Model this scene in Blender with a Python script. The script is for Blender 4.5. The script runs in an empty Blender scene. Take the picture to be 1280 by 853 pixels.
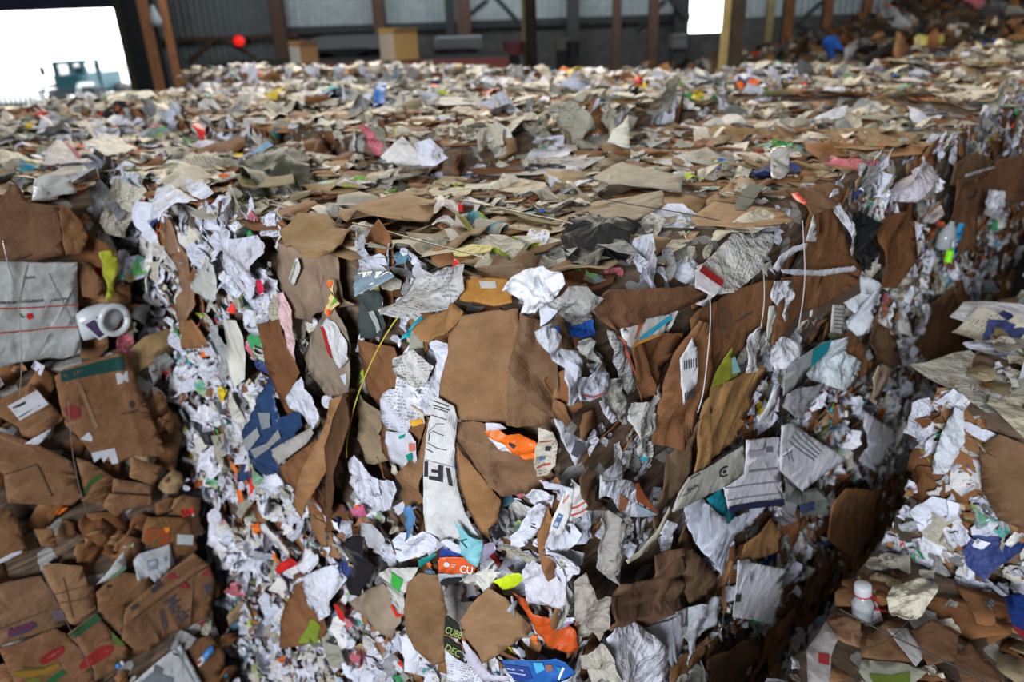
import bpy, math, random
import numpy as np
from mathutils import Vector, Matrix, noise
from mathutils.geometry import delaunay_2d_cdt

# ------------------------------------------------------------------ camera, world, lights
sc = bpy.context.scene
COL = sc.collection
FPX, CX, CY = 940.0, 640.0, 426.5
EYE = 4.4                       # eye height over the shed floor
TOP = 3.8                       # top of the bale block
BH = 0.633                      # height of one bale layer
BX, BY = 0.87, 1.27             # footprint of one bale
ANG = math.radians(46.05)       # the bale block is turned against the shed

_n = np.array([713 - CX, 2540 - CY, FPX]); DN = _n / np.linalg.norm(_n)
FW = np.array([0, 0, 1.0]) - DN * DN[2]; FW /= np.linalg.norm(FW)
RT = np.cross(FW, -DN)

cam_d = bpy.data.cameras.new('camera')
cam = bpy.data.objects.new('camera', cam_d); COL.objects.link(cam)
cam_d.sensor_width = 36.0
cam_d.lens = FPX / 1280 * 36.0
_M = np.array([RT, FW, -DN])
cam.matrix_world = Matrix(((_M[0, 0], -_M[0, 1], -_M[0, 2], 0), (_M[1, 0], -_M[1, 1], -_M[1, 2], 0),
                           (_M[2, 0], -_M[2, 1], -_M[2, 2], EYE), (0, 0, 0, 1)))
cam_d.clip_start = 0.05; cam_d.clip_end = 400
cam_d.dof.use_dof = True
cam_d.dof.focus_distance = 1.95
cam_d.dof.aperture_fstop = 2.0
sc.camera = cam

sc.view_settings.view_transform = 'Standard'
sc.view_settings.look = 'None'
sc.view_settings.gamma = 1.0
sc.view_settings.use_curve_mapping = False
sc.view_settings.exposure = -0.15

world = bpy.data.worlds.new('world'); sc.world = world; world.use_nodes = True
wb = world.node_tree.nodes['Background']
wb.inputs['Color'].default_value = (0.93, 0.97, 1.0, 1)
wb.inputs['Strength'].default_value = 6.0

def area(name, loc, target, sx, sy, power, color):
    d = bpy.data.lights.new(name, 'AREA'); d.shape = 'RECTANGLE'; d.size = sx; d.size_y = sy
    d.energy = power; d.color = color
    o = bpy.data.objects.new(name, d); COL.objects.link(o); o.location = loc
    o.rotation_euler = (Vector(target) - Vector(loc)).to_track_quat('-Z', 'Y').to_euler()
    return o
# daylight through the open front of the shed behind the photographer; unseen fill lamps added under the roof
area('open_front_daylight', (-3.1, -7.8, 6.5), (0.4, 2.8, 2.8), 4.2, 2.8, 1720, (0.89, 0.935, 1.0))
area('roof_fill', (2.5, 5.0, 8.6), (2.0, 5.5, 3.0), 4, 5, 110, (1.0, 0.90, 0.75))
area('roof_fill', (-1.5, 13.0, 8.6), (-1.0, 9.0, 3.0), 10, 5, 1700, (1.0, 0.92, 0.78))
area('roof_fill', (1.0, 29.0, 8.6), (1.0, 36.0, 3.5), 24, 3, 1200, (0.85, 0.95, 1.0))

# ------------------------------------------------------------------ coordinates
def ray(x, y):
    v = np.array([x - CX, y - CY, FPX]); return np.array([v @ RT, v @ FW, -(v @ DN)])
_r = ray(700, 385); _t = (TOP - EYE) / _r[2]
CORNER = np.array([_r[0] * _t, _r[1] * _t, 0.0])
AX = np.array([math.cos(ANG), math.sin(ANG), 0]); AY = np.array([-math.sin(ANG), math.cos(ANG), 0])
def to_world(s): return Vector(CORNER + AX * s[0] + AY * s[1] + np.array([0, 0, s[2]]))
def to_block(w): q = np.array(w, float) - CORNER; return np.array([q @ AX, q @ AY, q[2]])
CAMS = to_block((0, 0, EYE))
def hit(x, y, p0, n):
    r = ray(x, y); d = np.array([r @ AX, r @ AY, r[2]])
    t = ((np.array(p0) - CAMS) @ np.array(n)) / (d @ np.array(n))
    return CAMS + d * t
def wpt(x, y, Y):                       # a point at ground distance Y in the shed
    r = ray(x, y); t = Y / r[1]; return Vector((r[0] * t, Y, EYE + r[2] * t))

Z = np.array([0, 0, 1.0])
PLANES = {                              # point, U, V (outward normal is U x V), in block coordinates
    'L': (np.array([0, 0, 0.]), np.array([0, -1., 0]), Z),
    'R': (np.array([0, 0, 0.]), np.array([1., 0, 0]), Z),
    'T': (np.array([0, 0, TOP]), np.array([1., 0, 0]), np.array([0, 1., 0])),
    'F': (np.array([0, 2.2, 0.]), np.array([1., 0, 0]), Z),
    'D': (np.array([0.05, 0.05, 0.]), np.array([.64, -.768, 0]), Z),
}

# ------------------------------------------------------------------ materials
def nodes_of(name):
    m = bpy.data.materials.new(name); m.use_nodes = True
    nt = m.node_tree; return m, nt, nt.nodes['Principled BSDF']
def N(nt, t, **kw):
    n = nt.nodes.new(t)
    for k, v in kw.items():
        if k in n.inputs.keys(): n.inputs[k].default_value = v
        else: setattr(n, k, v)
    return n
def mth(nt, op, a, b=None, c=None):
    n = nt.nodes.new('ShaderNodeMath'); n.operation = op
    for i, v in enumerate((a, b, c)):
        if v is None: continue
        if isinstance(v, (int, float)): n.inputs[i].default_value = v
        else: nt.links.new(v, n.inputs[i])
    return n.outputs[0]
def mix(nt, f, a, b, blend='MIX'):
    n = nt.nodes.new('ShaderNodeMix'); n.data_type = 'RGBA'; n.blend_type = blend
    for s, v in ((n.inputs[0], f), (n.inputs[6], a), (n.inputs[7], b)):
        if isinstance(v, (int, float)): s.default_value = v
        elif isinstance(v, tuple): s.default_value = (*v, 1) if len(v) == 3 else v
        else: nt.links.new(v, s)
    return n.outputs[2]
def ramp(nt, src, p0, p1):
    n = nt.nodes.new('ShaderNodeMapRange'); n.inputs[1].default_value = p0; n.inputs[2].default_value = p1
    nt.links.new(src, n.inputs[0]); return n.outputs[0]

def scrap_material(name, kind, crumple=1.0):
    """colour from the object colour times the mesh colour; alpha says whether the piece is printed"""
    m, nt, bs = nodes_of(name)
    L = nt.links.new
    oi = N(nt, 'ShaderNodeObjectInfo'); at = N(nt, 'ShaderNodeAttribute', attribute_name='Col')
    uv = N(nt, 'ShaderNodeUVMap', uv_map='UVMap')
    base = mix(nt, 1.0, oi.outputs['Color'], at.outputs['Color'], 'MULTIPLY')
    pr = mth(nt, 'MULTIPLY', oi.outputs['Alpha'], at.outputs['Alpha'])
    sp = N(nt, 'ShaderNodeSeparateXYZ'); L(uv.outputs[0], sp.inputs[0])
    ns = N(nt, 'ShaderNodeTexNoise', Scale=14.0, Detail=5.0, Roughness=.65); L(uv.outputs[0], ns.inputs['Vector'])
    blot = ns.outputs['Fac']
    if kind == 'card':
        base = mix(nt, ramp(nt, blot, .35, .7), base, mix(nt, 1.0, base, (.72, .70, .66), 'MULTIPLY'))
        w = N(nt, 'ShaderNodeTexWave', Scale=55.0, Distortion=.6); L(uv.outputs[0], w.inputs['Vector'])
        base = mix(nt, mth(nt, 'MULTIPLY', w.outputs['Fac'], .16), base, mix(nt, 1.0, base, (.7, .68, .66), 'MULTIPLY'))
        lw, wd, th = .03, 28.0, .62
    else:
        base = mix(nt, ramp(nt, blot, .45, .85), base, mix(nt, 1.0, base, (.80, .78, .72), 'MULTIPLY'))
        lw, wd, th = .0085, 150.0, .5
    vl = mth(nt, 'DIVIDE', sp.outputs[1], lw)
    row = mth(nt, 'LESS_THAN', mth(nt, 'FRACT', vl), .42)
    cb = N(nt, 'ShaderNodeCombineXYZ')
    L(mth(nt, 'MULTIPLY', sp.outputs[0], wd), cb.inputs[0]); L(mth(nt, 'MULTIPLY', mth(nt, 'FLOOR', vl), 7.3), cb.inputs[1])
    wn = N(nt, 'ShaderNodeTexNoise', Scale=1.0, Detail=1.0); L(cb.outputs[0], wn.inputs['Vector'])
    word = mth(nt, 'GREATER_THAN', wn.outputs['Fac'], th)
    rg = N(nt, 'ShaderNodeTexNoise', Scale=7.0 if kind == 'card' else 16.0, Detail=0.0); L(uv.outputs[0], rg.inputs['Vector'])
    reg = mth(nt, 'GREATER_THAN', rg.outputs['Fac'], .56 if kind == 'card' else .47)
    ink = mth(nt, 'MULTIPLY', mth(nt, 'MULTIPLY', row, word), mth(nt, 'MULTIPLY', reg, mth(nt, 'GREATER_THAN', pr, .5)))
    base = mix(nt, mth(nt, 'MULTIPLY', ink, .6), base, (.06, .06, .07))
    if kind == 'paper':       # colour printed pieces
        vc = N(nt, 'ShaderNodeTexVoronoi', Scale=26.0, Randomness=.9); L(uv.outputs[0], vc.inputs['Vector'])
        hs = N(nt, 'ShaderNodeHueSaturation', Saturation=1.8, Value=.42); L(vc.outputs['Color'], hs.inputs['Color'])
        sv = N(nt, 'ShaderNodeSeparateXYZ'); L(vc.outputs['Color'], sv.inputs[0])
        blk_ = mth(nt, 'MULTIPLY', mth(nt, 'GREATER_THAN', sv.outputs[1], .52), mth(nt, 'GREATER_THAN', pr, .8))
        blk_ = mth(nt, 'MULTIPLY', blk_, mth(nt, 'LESS_THAN', pr, .97))
        base = mix(nt, mth(nt, 'MULTIPLY', blk_, .75), base, hs.outputs['Color'])
    dn = N(nt, 'ShaderNodeTexNoise', Scale=5.0, Detail=8.0, Roughness=.7); L(uv.outputs[0], dn.inputs['Vector'])
    base = mix(nt, mth(nt, 'MULTIPLY', ramp(nt, dn.outputs['Fac'], .48, .75), .55), base, mix(nt, 1.0, base, (.55, .49, .40), 'MULTIPLY'))
    L(base, bs.inputs['Base Color'])
    bs.inputs['Roughness'].default_value = .7 if kind == 'card' else .55
    bs.inputs['Specular IOR Level'].default_value = .15 if kind == 'card' else .3
    # creases: ridges of a distorted cell pattern, and finer crumple
    df = N(nt, 'ShaderNodeTexNoise', Scale=9.0, Detail=2.0); L(uv.outputs[0], df.inputs['Vector'])
    av = nt.nodes.new('ShaderNodeVectorMath'); av.operation = 'MULTIPLY_ADD'; L(df.outputs['Color'], av.inputs[0]); av.inputs[1].default_value = (.05, .05, 0); L(uv.outputs[0], av.inputs[2])
    v1 = N(nt, 'ShaderNodeTexVoronoi', Scale=11.0 if kind == 'card' else 24.0); L(av.outputs[0], v1.inputs['Vector'])
    v2 = N(nt, 'ShaderNodeTexVoronoi', Scale=38.0 if kind == 'card' else 70.0); L(av.outputs[0], v2.inputs['Vector'])
    fn = N(nt, 'ShaderNodeTexNoise', Scale=60.0, Detail=4.0, Roughness=.7); L(uv.outputs[0], fn.inputs['Vector'])
    hgt = mth(nt, 'MULTIPLY_ADD', v1.outputs['Distance'], 1.0, mth(nt, 'MULTIPLY_ADD', v2.outputs['Distance'], .3, mth(nt, 'MULTIPLY', fn.outputs['Fac'], .3)))
    if kind == 'card': hgt = mth(nt, 'MULTIPLY_ADD', w.outputs['Fac'], .05, hgt)
    bp = N(nt, 'ShaderNodeBump', Strength=(.55 if kind == 'card' else .8) * crumple, Distance=.012 if kind == 'card' else .016); L(hgt, bp.inputs['Height'])
    L(bp.outputs[0], bs.inputs['Normal'])
    return m
M_PAPER = scrap_material('paper', 'paper')
M_CARD = scrap_material('corrugated_cardboard', 'card')
M_SMOOTH = scrap_material('smooth_paper', 'paper', .22)

_flat = {}
def flat_mat(name, col, rough=.6, metal=0.0, spec=.4, bump=0.0, nscale=20.0, vary=.15, alpha=None, emit=None, es=1.0, trans=0.0):
    k = name
    if k in _flat: return _flat[k]
    m, nt, bs = nodes_of(name)
    tc = N(nt, 'ShaderNodeTexCoord')
    ns = N(nt, 'ShaderNodeTexNoise', Scale=nscale, Detail=4.0); nt.links.new(tc.outputs['Object'], ns.inputs['Vector'])
    c = mix(nt, ramp(nt, ns.outputs['Fac'], .3, .75), tuple(col), tuple(v * (1 - vary) for v in col))
    nt.links.new(c, bs.inputs['Base Color'])
    bs.inputs['Roughness'].default_value = rough; bs.inputs['Metallic'].default_value = metal
    bs.inputs['Specular IOR Level'].default_value = spec
    if bump:
        bp = N(nt, 'ShaderNodeBump', Strength=bump, Distance=.01); nt.links.new(ns.outputs['Fac'], bp.inputs['Height'])
        nt.links.new(bp.outputs[0], bs.inputs['Normal'])
    if alpha is not None: bs.inputs['Alpha'].default_value = alpha
    if trans: bs.inputs['Transmission Weight'].default_value = trans
    if emit: bs.inputs['Emission Color'].default_value = (*emit, 1); bs.inputs['Emission Strength'].default_value = es
    _flat[k] = m; return m

def core_material():
    m, nt, bs = nodes_of('pressed_bale_core')
    tc = N(nt, 'ShaderNodeTexCoord')
    mp = N(nt, 'ShaderNodeMapping'); mp.inputs['Scale'].default_value = (5, 5, 26); nt.links.new(tc.outputs['Object'], mp.inputs[0])
    ns = N(nt, 'ShaderNodeTexNoise', Scale=1.0, Detail=6.0, Distortion=1.2); nt.links.new(mp.outputs[0], ns.inputs['Vector'])
    vo = N(nt, 'ShaderNodeTexVoronoi', Scale=17.0); nt.links.new(tc.outputs['Object'], vo.inputs['Vector'])
    c = mix(nt, ramp(nt, ns.outputs['Fac'], .3, .7), (.05, .032, .02), (.20, .13, .08))
    sx = N(nt, 'ShaderNodeSeparateXYZ'); nt.links.new(vo.outputs['Color'], sx.inputs[0])
    c = mix(nt, mth(nt, 'GREATER_THAN', sx.outputs[0], .82), c, (.34, .33, .31))
    nt.links.new(c, bs.inputs['Base Color']); bs.inputs['Roughness'].default_value = .9
    bp = N(nt, 'ShaderNodeBump', Strength=1.0, Distance=.02); nt.links.new(ns.outputs['Fac'], bp.inputs['Height'])
    nt.links.new(bp.outputs[0], bs.inputs['Normal'])
    return m
M_CORE = core_material()

# ------------------------------------------------------------------ object helpers
def tag(o, label=None, cat=None, group=None, kind=None):
    if label: o['label'] = label
    if cat: o['category'] = cat
    if group: o['group'] = group
    if kind: o['kind'] = kind
    return o
def link(name, me, parent=None, loc=None, rotz=None, color=None):
    o = bpy.data.objects.new(name, me); COL.objects.link(o)
    if parent is not None: o.parent = parent
    if loc is not None: o.location = loc
    if rotz is not None: o.rotation_euler = (0, 0, rotz)
    if color is not None: o.color = color
    return o
def raw_mesh(name, V, F, UV=None, C=None, mat=None, smooth=False):
    """V n*3, F m*3 triangles, UV per vertex, C rgba per vertex"""
    V = np.asarray(V, np.float32); F = np.asarray(F, np.int32)
    me = bpy.data.meshes.new(name)
    me.vertices.add(len(V)); me.vertices.foreach_set('co', V.ravel())
    me.loops.add(F.size); me.loops.foreach_set('vertex_index', F.ravel())
    me.polygons.add(len(F)); me.polygons.foreach_set('loop_start', np.arange(0, F.size, 3, dtype=np.int32))
    if UV is None: UV = V[:, :2]
    u = me.uv_layers.new(name='UVMap'); u.data.foreach_set('uv', np.asarray(UV, np.float32)[F.ravel()].ravel())
    a = me.color_attributes.new('Col', 'FLOAT_COLOR', 'POINT')
    if C is None: C = np.ones((len(V), 4), np.float32)
    a.data.foreach_set('color', np.asarray(C, np.float32).ravel())
    if smooth: me.polygons.foreach_set('use_smooth', np.ones(len(F), bool))
    if mat: me.materials.append(mat)
    me.update(); me.validate(); return me
class MB:
    """collects boxes, tubes, prisms; one mesh at the end"""
    def __init__(s): s.v = []; s.f = []
    def add(s, vs, fs): b = len(s.v); s.v += [tuple(v) for v in vs]; s.f += [tuple(i + b for i in f) for f in fs]
    def box(s, c, d, rz=0.0, bevel=0.0):
        x, y, z = d[0] / 2, d[1] / 2, d[2] / 2; b = min(bevel, x * .9, y * .9)
        p = [(-x, -y), (x, -y), (x, y), (-x, y)] if not b else [(-x + b, -y), (x - b, -y), (x, -y + b), (x, y - b), (x - b, y), (-x + b, y), (-x, y - b), (-x, -y + b)]
        n = len(p); cs, sn = math.cos(rz), math.sin(rz)
        P = [(c[0] + a * cs - q * sn, c[1] + a * sn + q * cs, c[2] + h) for h in (-z, z) for a, q in p]
        s.add(P, [tuple(range(n))[::-1], tuple(range(n, 2 * n))] + [(i, (i + 1) % n, n + (i + 1) % n, n + i) for i in range(n)])
    def tube(s, pts, r, n=8, taper=None):
        pts = [Vector(p) for p in pts]; rings = []
        for i, p in enumerate(pts):
            t = (pts[min(i + 1, len(pts) - 1)] - pts[max(i - 1, 0)]).normalized()
            a = t.cross(Vector((.13, .31, 1.0))).normalized(); b = t.cross(a)
            rr = r if taper is None else taper[i]
            rings.append([p + a * rr * math.cos(k * 2 * math.pi / n) + b * rr * math.sin(k * 2 * math.pi / n) for k in range(n)])
        fs = []
        for i in range(len(pts) - 1):
            for k in range(n): fs.append((i * n + k, i * n + (k + 1) % n, (i + 1) * n + (k + 1) % n, (i + 1) * n + k))
        fs.append(tuple(range(n))[::-1]); fs.append(tuple(range((len(pts) - 1) * n, len(pts) * n)))
        s.add([v for r_ in rings for v in r_], fs)
    def prism(s, poly, frm, depth):
        """polygon in frame (origin, U, V) pushed out along U x V"""
        o, U, V = frm; Nn = U.cross(V).normalized(); n = len(poly)
        P = [o + U * a + V * b + Nn * h for h in (0, depth) for a, b in poly]
        s.add(P, [tuple(range(n))[::-1], tuple(range(n, 2 * n))] + [(i, (i + 1) % n, n + (i + 1) % n, n + i) for i in range(n)])
    def build(s, name, mat, parent=None, smooth=False, loc=None, rotz=None):
        me = bpy.data.meshes.new(name); me.from_pydata(s.v, [], s.f); me.materials.append(mat)
        if smooth:
            for p in me.polygons: p.use_smooth = True
        me.update(); return link(name, me, parent, loc, rotz)

# ------------------------------------------------------------------ folded sheets
class Folds:
    """a height field made of straight creases, so that a sheet reads as folded and crumpled"""
    def __init__(s, rng, w, h, n, slope, curl=0.0, tilt=(0, 0)):
        s.L = []; g = math.sqrt(max(w * h, 1e-9))
        for _ in range(n):
            a = rng.uniform(0, math.pi); c = (rng.uniform(-.5, .5) * w, rng.uniform(-.5, .5) * h)
            s.L.append((math.cos(a), math.sin(a), c[0], c[1], rng.uniform(.35, 1.0) * slope * rng.choice((-1, 1)), rng.uniform(.12, .42) * g))
        s.curl = curl * rng.uniform(.4, 1.0); ca = rng.uniform(0, math.pi); s.cd = (math.cos(ca), math.sin(ca)); s.t = tilt
        s.m = 0.0; s.off = (rng.uniform(0, 50), rng.uniform(0, 50)); s.ns = slope
    def __call__(s, u, v):
        z = -s.m + s.t[0] * u + s.t[1] * v
        for a, b, x, y, k, r in s.L:
            q = abs((u - x) * a + (v - y) * b)
            if q < r: z += k * (r - q)
        c = u * s.cd[0] + v * s.cd[1]
        z += s.curl * c * c
        z += s.ns * .02 * noise.noise(Vector((u * 22 + s.off[0], v * 22 + s.off[1], 0)))
        return z

def tri_poly(poly, folds, step, rng, jit=.35, full=False):
    """triangulate a polygon with the crease lines as edges"""
    poly = [Vector((p[0], p[1])) for p in poly]; n = len(poly)
    xs = [p.x for p in poly]; ys = [p.y for p in poly]
    x0, x1, y0, y1 = min(xs), max(xs), min(ys), max(ys); D = (x1 - x0) + (y1 - y0)
    pts = list(poly); edges = []
    for a, b, x, y, k, r in (folds.L if folds else ()):
        for q in ((-r, 0, r) if full else (0,)):
            i = len(pts); X, Y = x + a * q, y + b * q
            pts.append(Vector((X - b * D, Y + a * D))); pts.append(Vector((X + b * D, Y - a * D))); edges.append((i, i + 1))
    gx = max(1, int((x1 - x0) / step)); gy = max(1, int((y1 - y0) / step))
    if gx * gy > 900:
        q = math.sqrt(gx * gy / 900); gx = int(gx / q); gy = int(gy / q)
    def inside(p):
        c = False; j = n - 1
        for i in range(n):
            a, b = poly[i], poly[j]
            if (a.y > p.y) != (b.y > p.y) and p.x < (b.x - a.x) * (p.y - a.y) / (b.y - a.y) + a.x: c = not c
            j = i
        return c
    for i in range(gx):
        for j in range(gy):
            p = Vector((x0 + (i + .5 + rng.uniform(-jit, jit)) * (x1 - x0) / gx, y0 + (j + .5 + rng.uniform(-jit, jit)) * (y1 - y0) / gy))
            if inside(p): pts.append(p)
    vs, es, fs, *_ = delaunay_2d_cdt(pts, edges + [(i, (i + 1) % n) for i in range(n)], [], 0, 1e-6)
    T = []
    for f in fs:
        for k in range(1, len(f) - 1):
            t = (f[0], f[k], f[k + 1])
            if inside((vs[t[0]] + vs[t[1]] + vs[t[2]]) / 3): T.append(t)
    used = sorted({i for t in T for i in t}); mp = {i: k for k, i in enumerate(used)}
    V2 = np.array([[vs[i].x, vs[i].y] for i in used]).reshape(-1, 2)
    T = np.array([[mp[i] for i in t] for t in T], int).reshape(-1, 3)
    if len(T):
        a, b, c = V2[T[:, 0]], V2[T[:, 1]], V2[T[:, 2]]
        ar = (b[:, 0] - a[:, 0]) * (c[:, 1] - a[:, 1]) - (b[:, 1] - a[:, 1]) * (c[:, 0] - a[:, 0])
        T[ar < 0] = T[ar < 0][:, ::-1]
    return V2, T
def thicken(V3, T, nrm, t):
    """give a sheet a back and edges"""
    n = len(V3); V = np.vstack([V3, V3 - np.asarray(nrm) * t])
    cnt = {}
    for f in T:
        for k in range(3):
            e = (f[k], f[(k + 1) % 3]); cnt[e] = cnt.get(e, 0) + 1
    S = []
    for (a, b) in cnt:
        if (b, a) not in cnt: S += [(b, a, a + n), (b, a + n, b + n)]
    return V, np.vstack([T, T[:, ::-1] + n, np.array(S, int).reshape(-1, 3)])
def torn(poly, rng, amp, step):
    out = []
    n = len(poly)
    for i in range(n):
        a, b = Vector(poly[i][:2]), Vector(poly[(i + 1) % n][:2]); L = (b - a).length; out.append(a)
        k = int(L / step)
        nr = Vector((-(b - a).y, (b - a).x)).normalized() if L > 1e-6 else Vector((0, 0))
        for j in range(1, k): out.append(a.lerp(b, (j + rng.uniform(-.3, .3)) / k) + nr * rng.uniform(-amp, amp))
    return out

def rand_outline(rng, w, h, rough):
    """a torn scrap: a rectangle with corners torn away and ragged edges"""
    P = []
    mode = rng.random()
    if mode < .30:
        P = [(-w / 2, -h / 2), (w / 2, -h / 2 * rng.uniform(.3, 1)), (w / 2 * rng.uniform(.1, 1), h / 2), (-w / 2 * rng.uniform(.1, 1), h / 2 * rng.uniform(.5, 1))]
    elif mode < .36:
        P = [(-w / 2, -h / 2), (w / 2, -h / 2 * rng.uniform(.2, 1)), (rng.uniform(-.4, .4) * w, h / 2)]
    else:
        k = rng.randint(5, 9); a0 = rng.uniform(0, 6.3)
        for i in range(k):
            a = a0 + i * 2 * math.pi / k + rng.uniform(-.25, .25); r = rng.uniform(.72, 1.15)
            P.append((max(-.5, min(.5, math.cos(a) * r * .6)) * w, max(-.5, min(.5, math.sin(a) * r * .6)) * h))
    a = math.atan2(P[0][1], P[0][0])
    P = sorted(P, key=lambda p: math.atan2(p[1], p[0]))
    return torn(P, rng, rough, max(.008, min(w, h) / 4)) if rough else P

def lib_piece(rng, w, h, ncr, slope, curl, thick, rough, step):
    for _ in range(8):
        poly = rand_outline(rng, w, h, rough)
        fo = Folds(rng, w, h, ncr, slope, curl)
        V2, T = tri_poly(poly, fo, step, rng)
        if len(T) > 1: break
    zz = np.array([fo(*p) for p in V2]); zz -= zz.mean()
    lim = .24 * min(w, h) + .008
    zz = lim * np.tanh(zz / lim)
    V = np.column_stack([V2, zz])
    if thick: V, T = thicken(V, T, (0, 0, 1), thick)
    return dict(V=V.astype(np.float32), T=T, UV=V[:, :2] + np.array([rng.uniform(0, 9), rng.uniform(0, 9)]), s=w * h)

rl = random.Random(7)
LIB = {'paper': [], 'strip': [], 'card': [], 'bigcard': [], 'tiny': [], 'flatpaper': []}
for i in range(46):
    w = rl.uniform(.05, .14); LIB['paper'].append(lib_piece(rl, w, w * rl.uniform(.6, 1.5), rl.randint(6, 11), rl.uniform(.35, .9), 5, 0, .004, w / 3.5))
for i in range(24):
    w = rl.uniform(.016, .04); LIB['strip'].append(lib_piece(rl, w, rl.uniform(.08, .2), rl.randint(4, 8), rl.uniform(.4, .9), 6, 0, .002, .025))
for i in range(30):
    w = rl.uniform(.05, .13); LIB['card'].append(lib_piece(rl, w, w * rl.uniform(.7, 2.0), rl.randint(1, 3), .3, 1.2, .003, .003, .05))
for i in range(30):
    w = rl.uniform(.14, .30); LIB['bigcard'].append(lib_piece(rl, w, w * rl.uniform(.6, 1.7), rl.randint(2, 4), .17, .5, .0035, .004, .07))
for i in range(30):
    w = rl.uniform(.02, .05); LIB['tiny'].append(lib_piece(rl, w, w * rl.uniform(.5, 1.8), rl.randint(2, 4), .7, 6, 0, .0015, w / 2))
for i in range(30):
    w = rl.uniform(.08, .22); LIB['flatpaper'].append(lib_piece(rl, w, w * rl.uniform(.5, 1.4), rl.randint(2, 5), .14, .8, 0, .004, w / 4))
for k, L_ in LIB.items():
    for e in L_: e['mat'] = M_CARD if 'card' in k else M_PAPER; e['me'] = None; e['k'] = k

WHITE = [(.68, .70, .80), (.62, .65, .76), (.74, .75, .83), (.56, .58, .67), (.66, .64, .62)]
OFFW = [(.56, .52, .42), (.47, .44, .36), (.62, .57, .47), (.38, .35, .28), (.52, .50, .45), (.30, .29, .23)]
GREY = [(.30, .30, .30), (.22, .22, .22), (.38, .39, .41), (.15, .15, .16)]
BROWN = [(.30, .145, .063), (.25, .113, .047), (.34, .178, .083), (.20, .086, .035), (.28, .13, .054), (.16, .07, .03)]
TAN = [(.38, .26, .14), (.32, .21, .10), (.40, .30, .18), (.27, .17, .085), (.32, .26, .16), (.22, .18, .10)]
ACC = [(.02, .12, .55), (.75, .04, .03), (.75, .55, .02), (.85, .18, .02), (.05, .35, .12), (.02, .35, .45), (.02, .02, .025),
       (.55, .14, .18), (.03, .05, .18), (.45, .6, .05), (.30, .5, .65), (.10, .22, .30)]
def pal(rng, spec):
    r = rng.random()
    for w, lst in spec:
        if r < w: return rng.choice(lst)
        r -= w
    return rng.choice(spec[-1][1])
#  name: list of (library, density per m2, palette), tilt, out range
LOOK = {
    'white': [('bigcard', 5, [(1, BROWN)]), ('card', 45, [(.75, BROWN), (.15, TAN), (.1, GREY)]), ('paper', 420, [(.80, WHITE), (.12, OFFW), (.03, GREY), (.05, ACC)]),
              ('strip', 190, [(.82, WHITE), (.06, OFFW), (.04, BROWN), (.08, ACC)]), ('tiny', 420, [(.55, WHITE), (.12, OFFW), (.1, BROWN), (.13, ACC), (.10, GREY)])],
    'mix': [('bigcard', 26, [(1, BROWN)]), ('card', 100, [(.86, BROWN), (.08, TAN), (.06, GREY)]), ('paper', 190, [(.68, WHITE), (.2, OFFW), (.08, GREY), (.04, ACC)]),
            ('strip', 150, [(.66, WHITE), (.14, OFFW), (.14, GREY), (.06, ACC)]), ('tiny', 380, [(.45, WHITE), (.2, OFFW), (.12, BROWN), (.13, ACC), (.1, GREY)])],
    'brown': [('bigcard', 55, [(1, BROWN)]), ('card', 90, [(.9, BROWN), (.07, TAN), (.03, GREY)]), ('paper', 26, [(.5, WHITE), (.3, OFFW), (.12, GREY), (.08, ACC)]),
              ('tiny', 40, [(.4, WHITE), (.2, OFFW), (.2, BROWN), (.2, ACC)])],
    'top': [('bigcard', 34, [(.5, TAN), (.5, BROWN)]), ('card', 90, [(.4, TAN), (.5, BROWN), (.1, OFFW)]), ('flatpaper', 38, [(.52, OFFW), (.28, TAN), (.06, WHITE), (.12, GREY), (.02, ACC)]),
            ('paper', 60, [(.7, OFFW), (.12, WHITE), (.14, GREY), (.04, ACC)]), ('tiny', 200, [(.6, OFFW), (.15, GREY), (.15, BROWN), (.1, ACC)])],
    'side': [('card', 60, [(.8, BROWN), (.2, TAN)]), ('paper', 120, [(.5, WHITE), (.35, OFFW), (.1, GREY), (.05, ACC)]), ('strip', 50, [(.6, WHITE), (.3, OFFW), (.1, GREY)])],
    'low': [('bigcard', 34, [(1, BROWN)]), ('card', 90, [(.8, BROWN), (.2, TAN)]), ('paper', 60, [(.4, OFFW), (.3, WHITE), (.2, GREY), (.1, ACC)]), ('tiny', 60, [(.6, OFFW), (.2, BROWN), (.2, ACC)])],
    'topwhite': [('bigcard', 16, [(.5, TAN), (.5, BROWN)]), ('card', 50, [(.4, TAN), (.4, BROWN), (.2, OFFW)]), ('flatpaper', 28, [(.6, OFFW), (.3, WHITE), (.06, GREY), (.04, ACC)]),
                 ('paper', 120, [(.5, OFFW), (.37, WHITE), (.07, GREY), (.06, ACC)]), ('tiny', 90, [(.5, OFFW), (.3, WHITE), (.1, BROWN), (.1, ACC)])],
}
PARTNAME = {'paper': 'paper_scrap', 'strip': 'paper_strip', 'card': 'cardboard_scrap', 'bigcard': 'cardboard_sheet', 'tiny': 'paper_chip', 'flatpaper': 'flattened_paper'}

def lib_mesh(e):
    if e['me'] is None: e['me'] = raw_mesh('torn_piece', e['V'], e['T'], e['UV'], None, e['mat'])
    return e['me']

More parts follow.
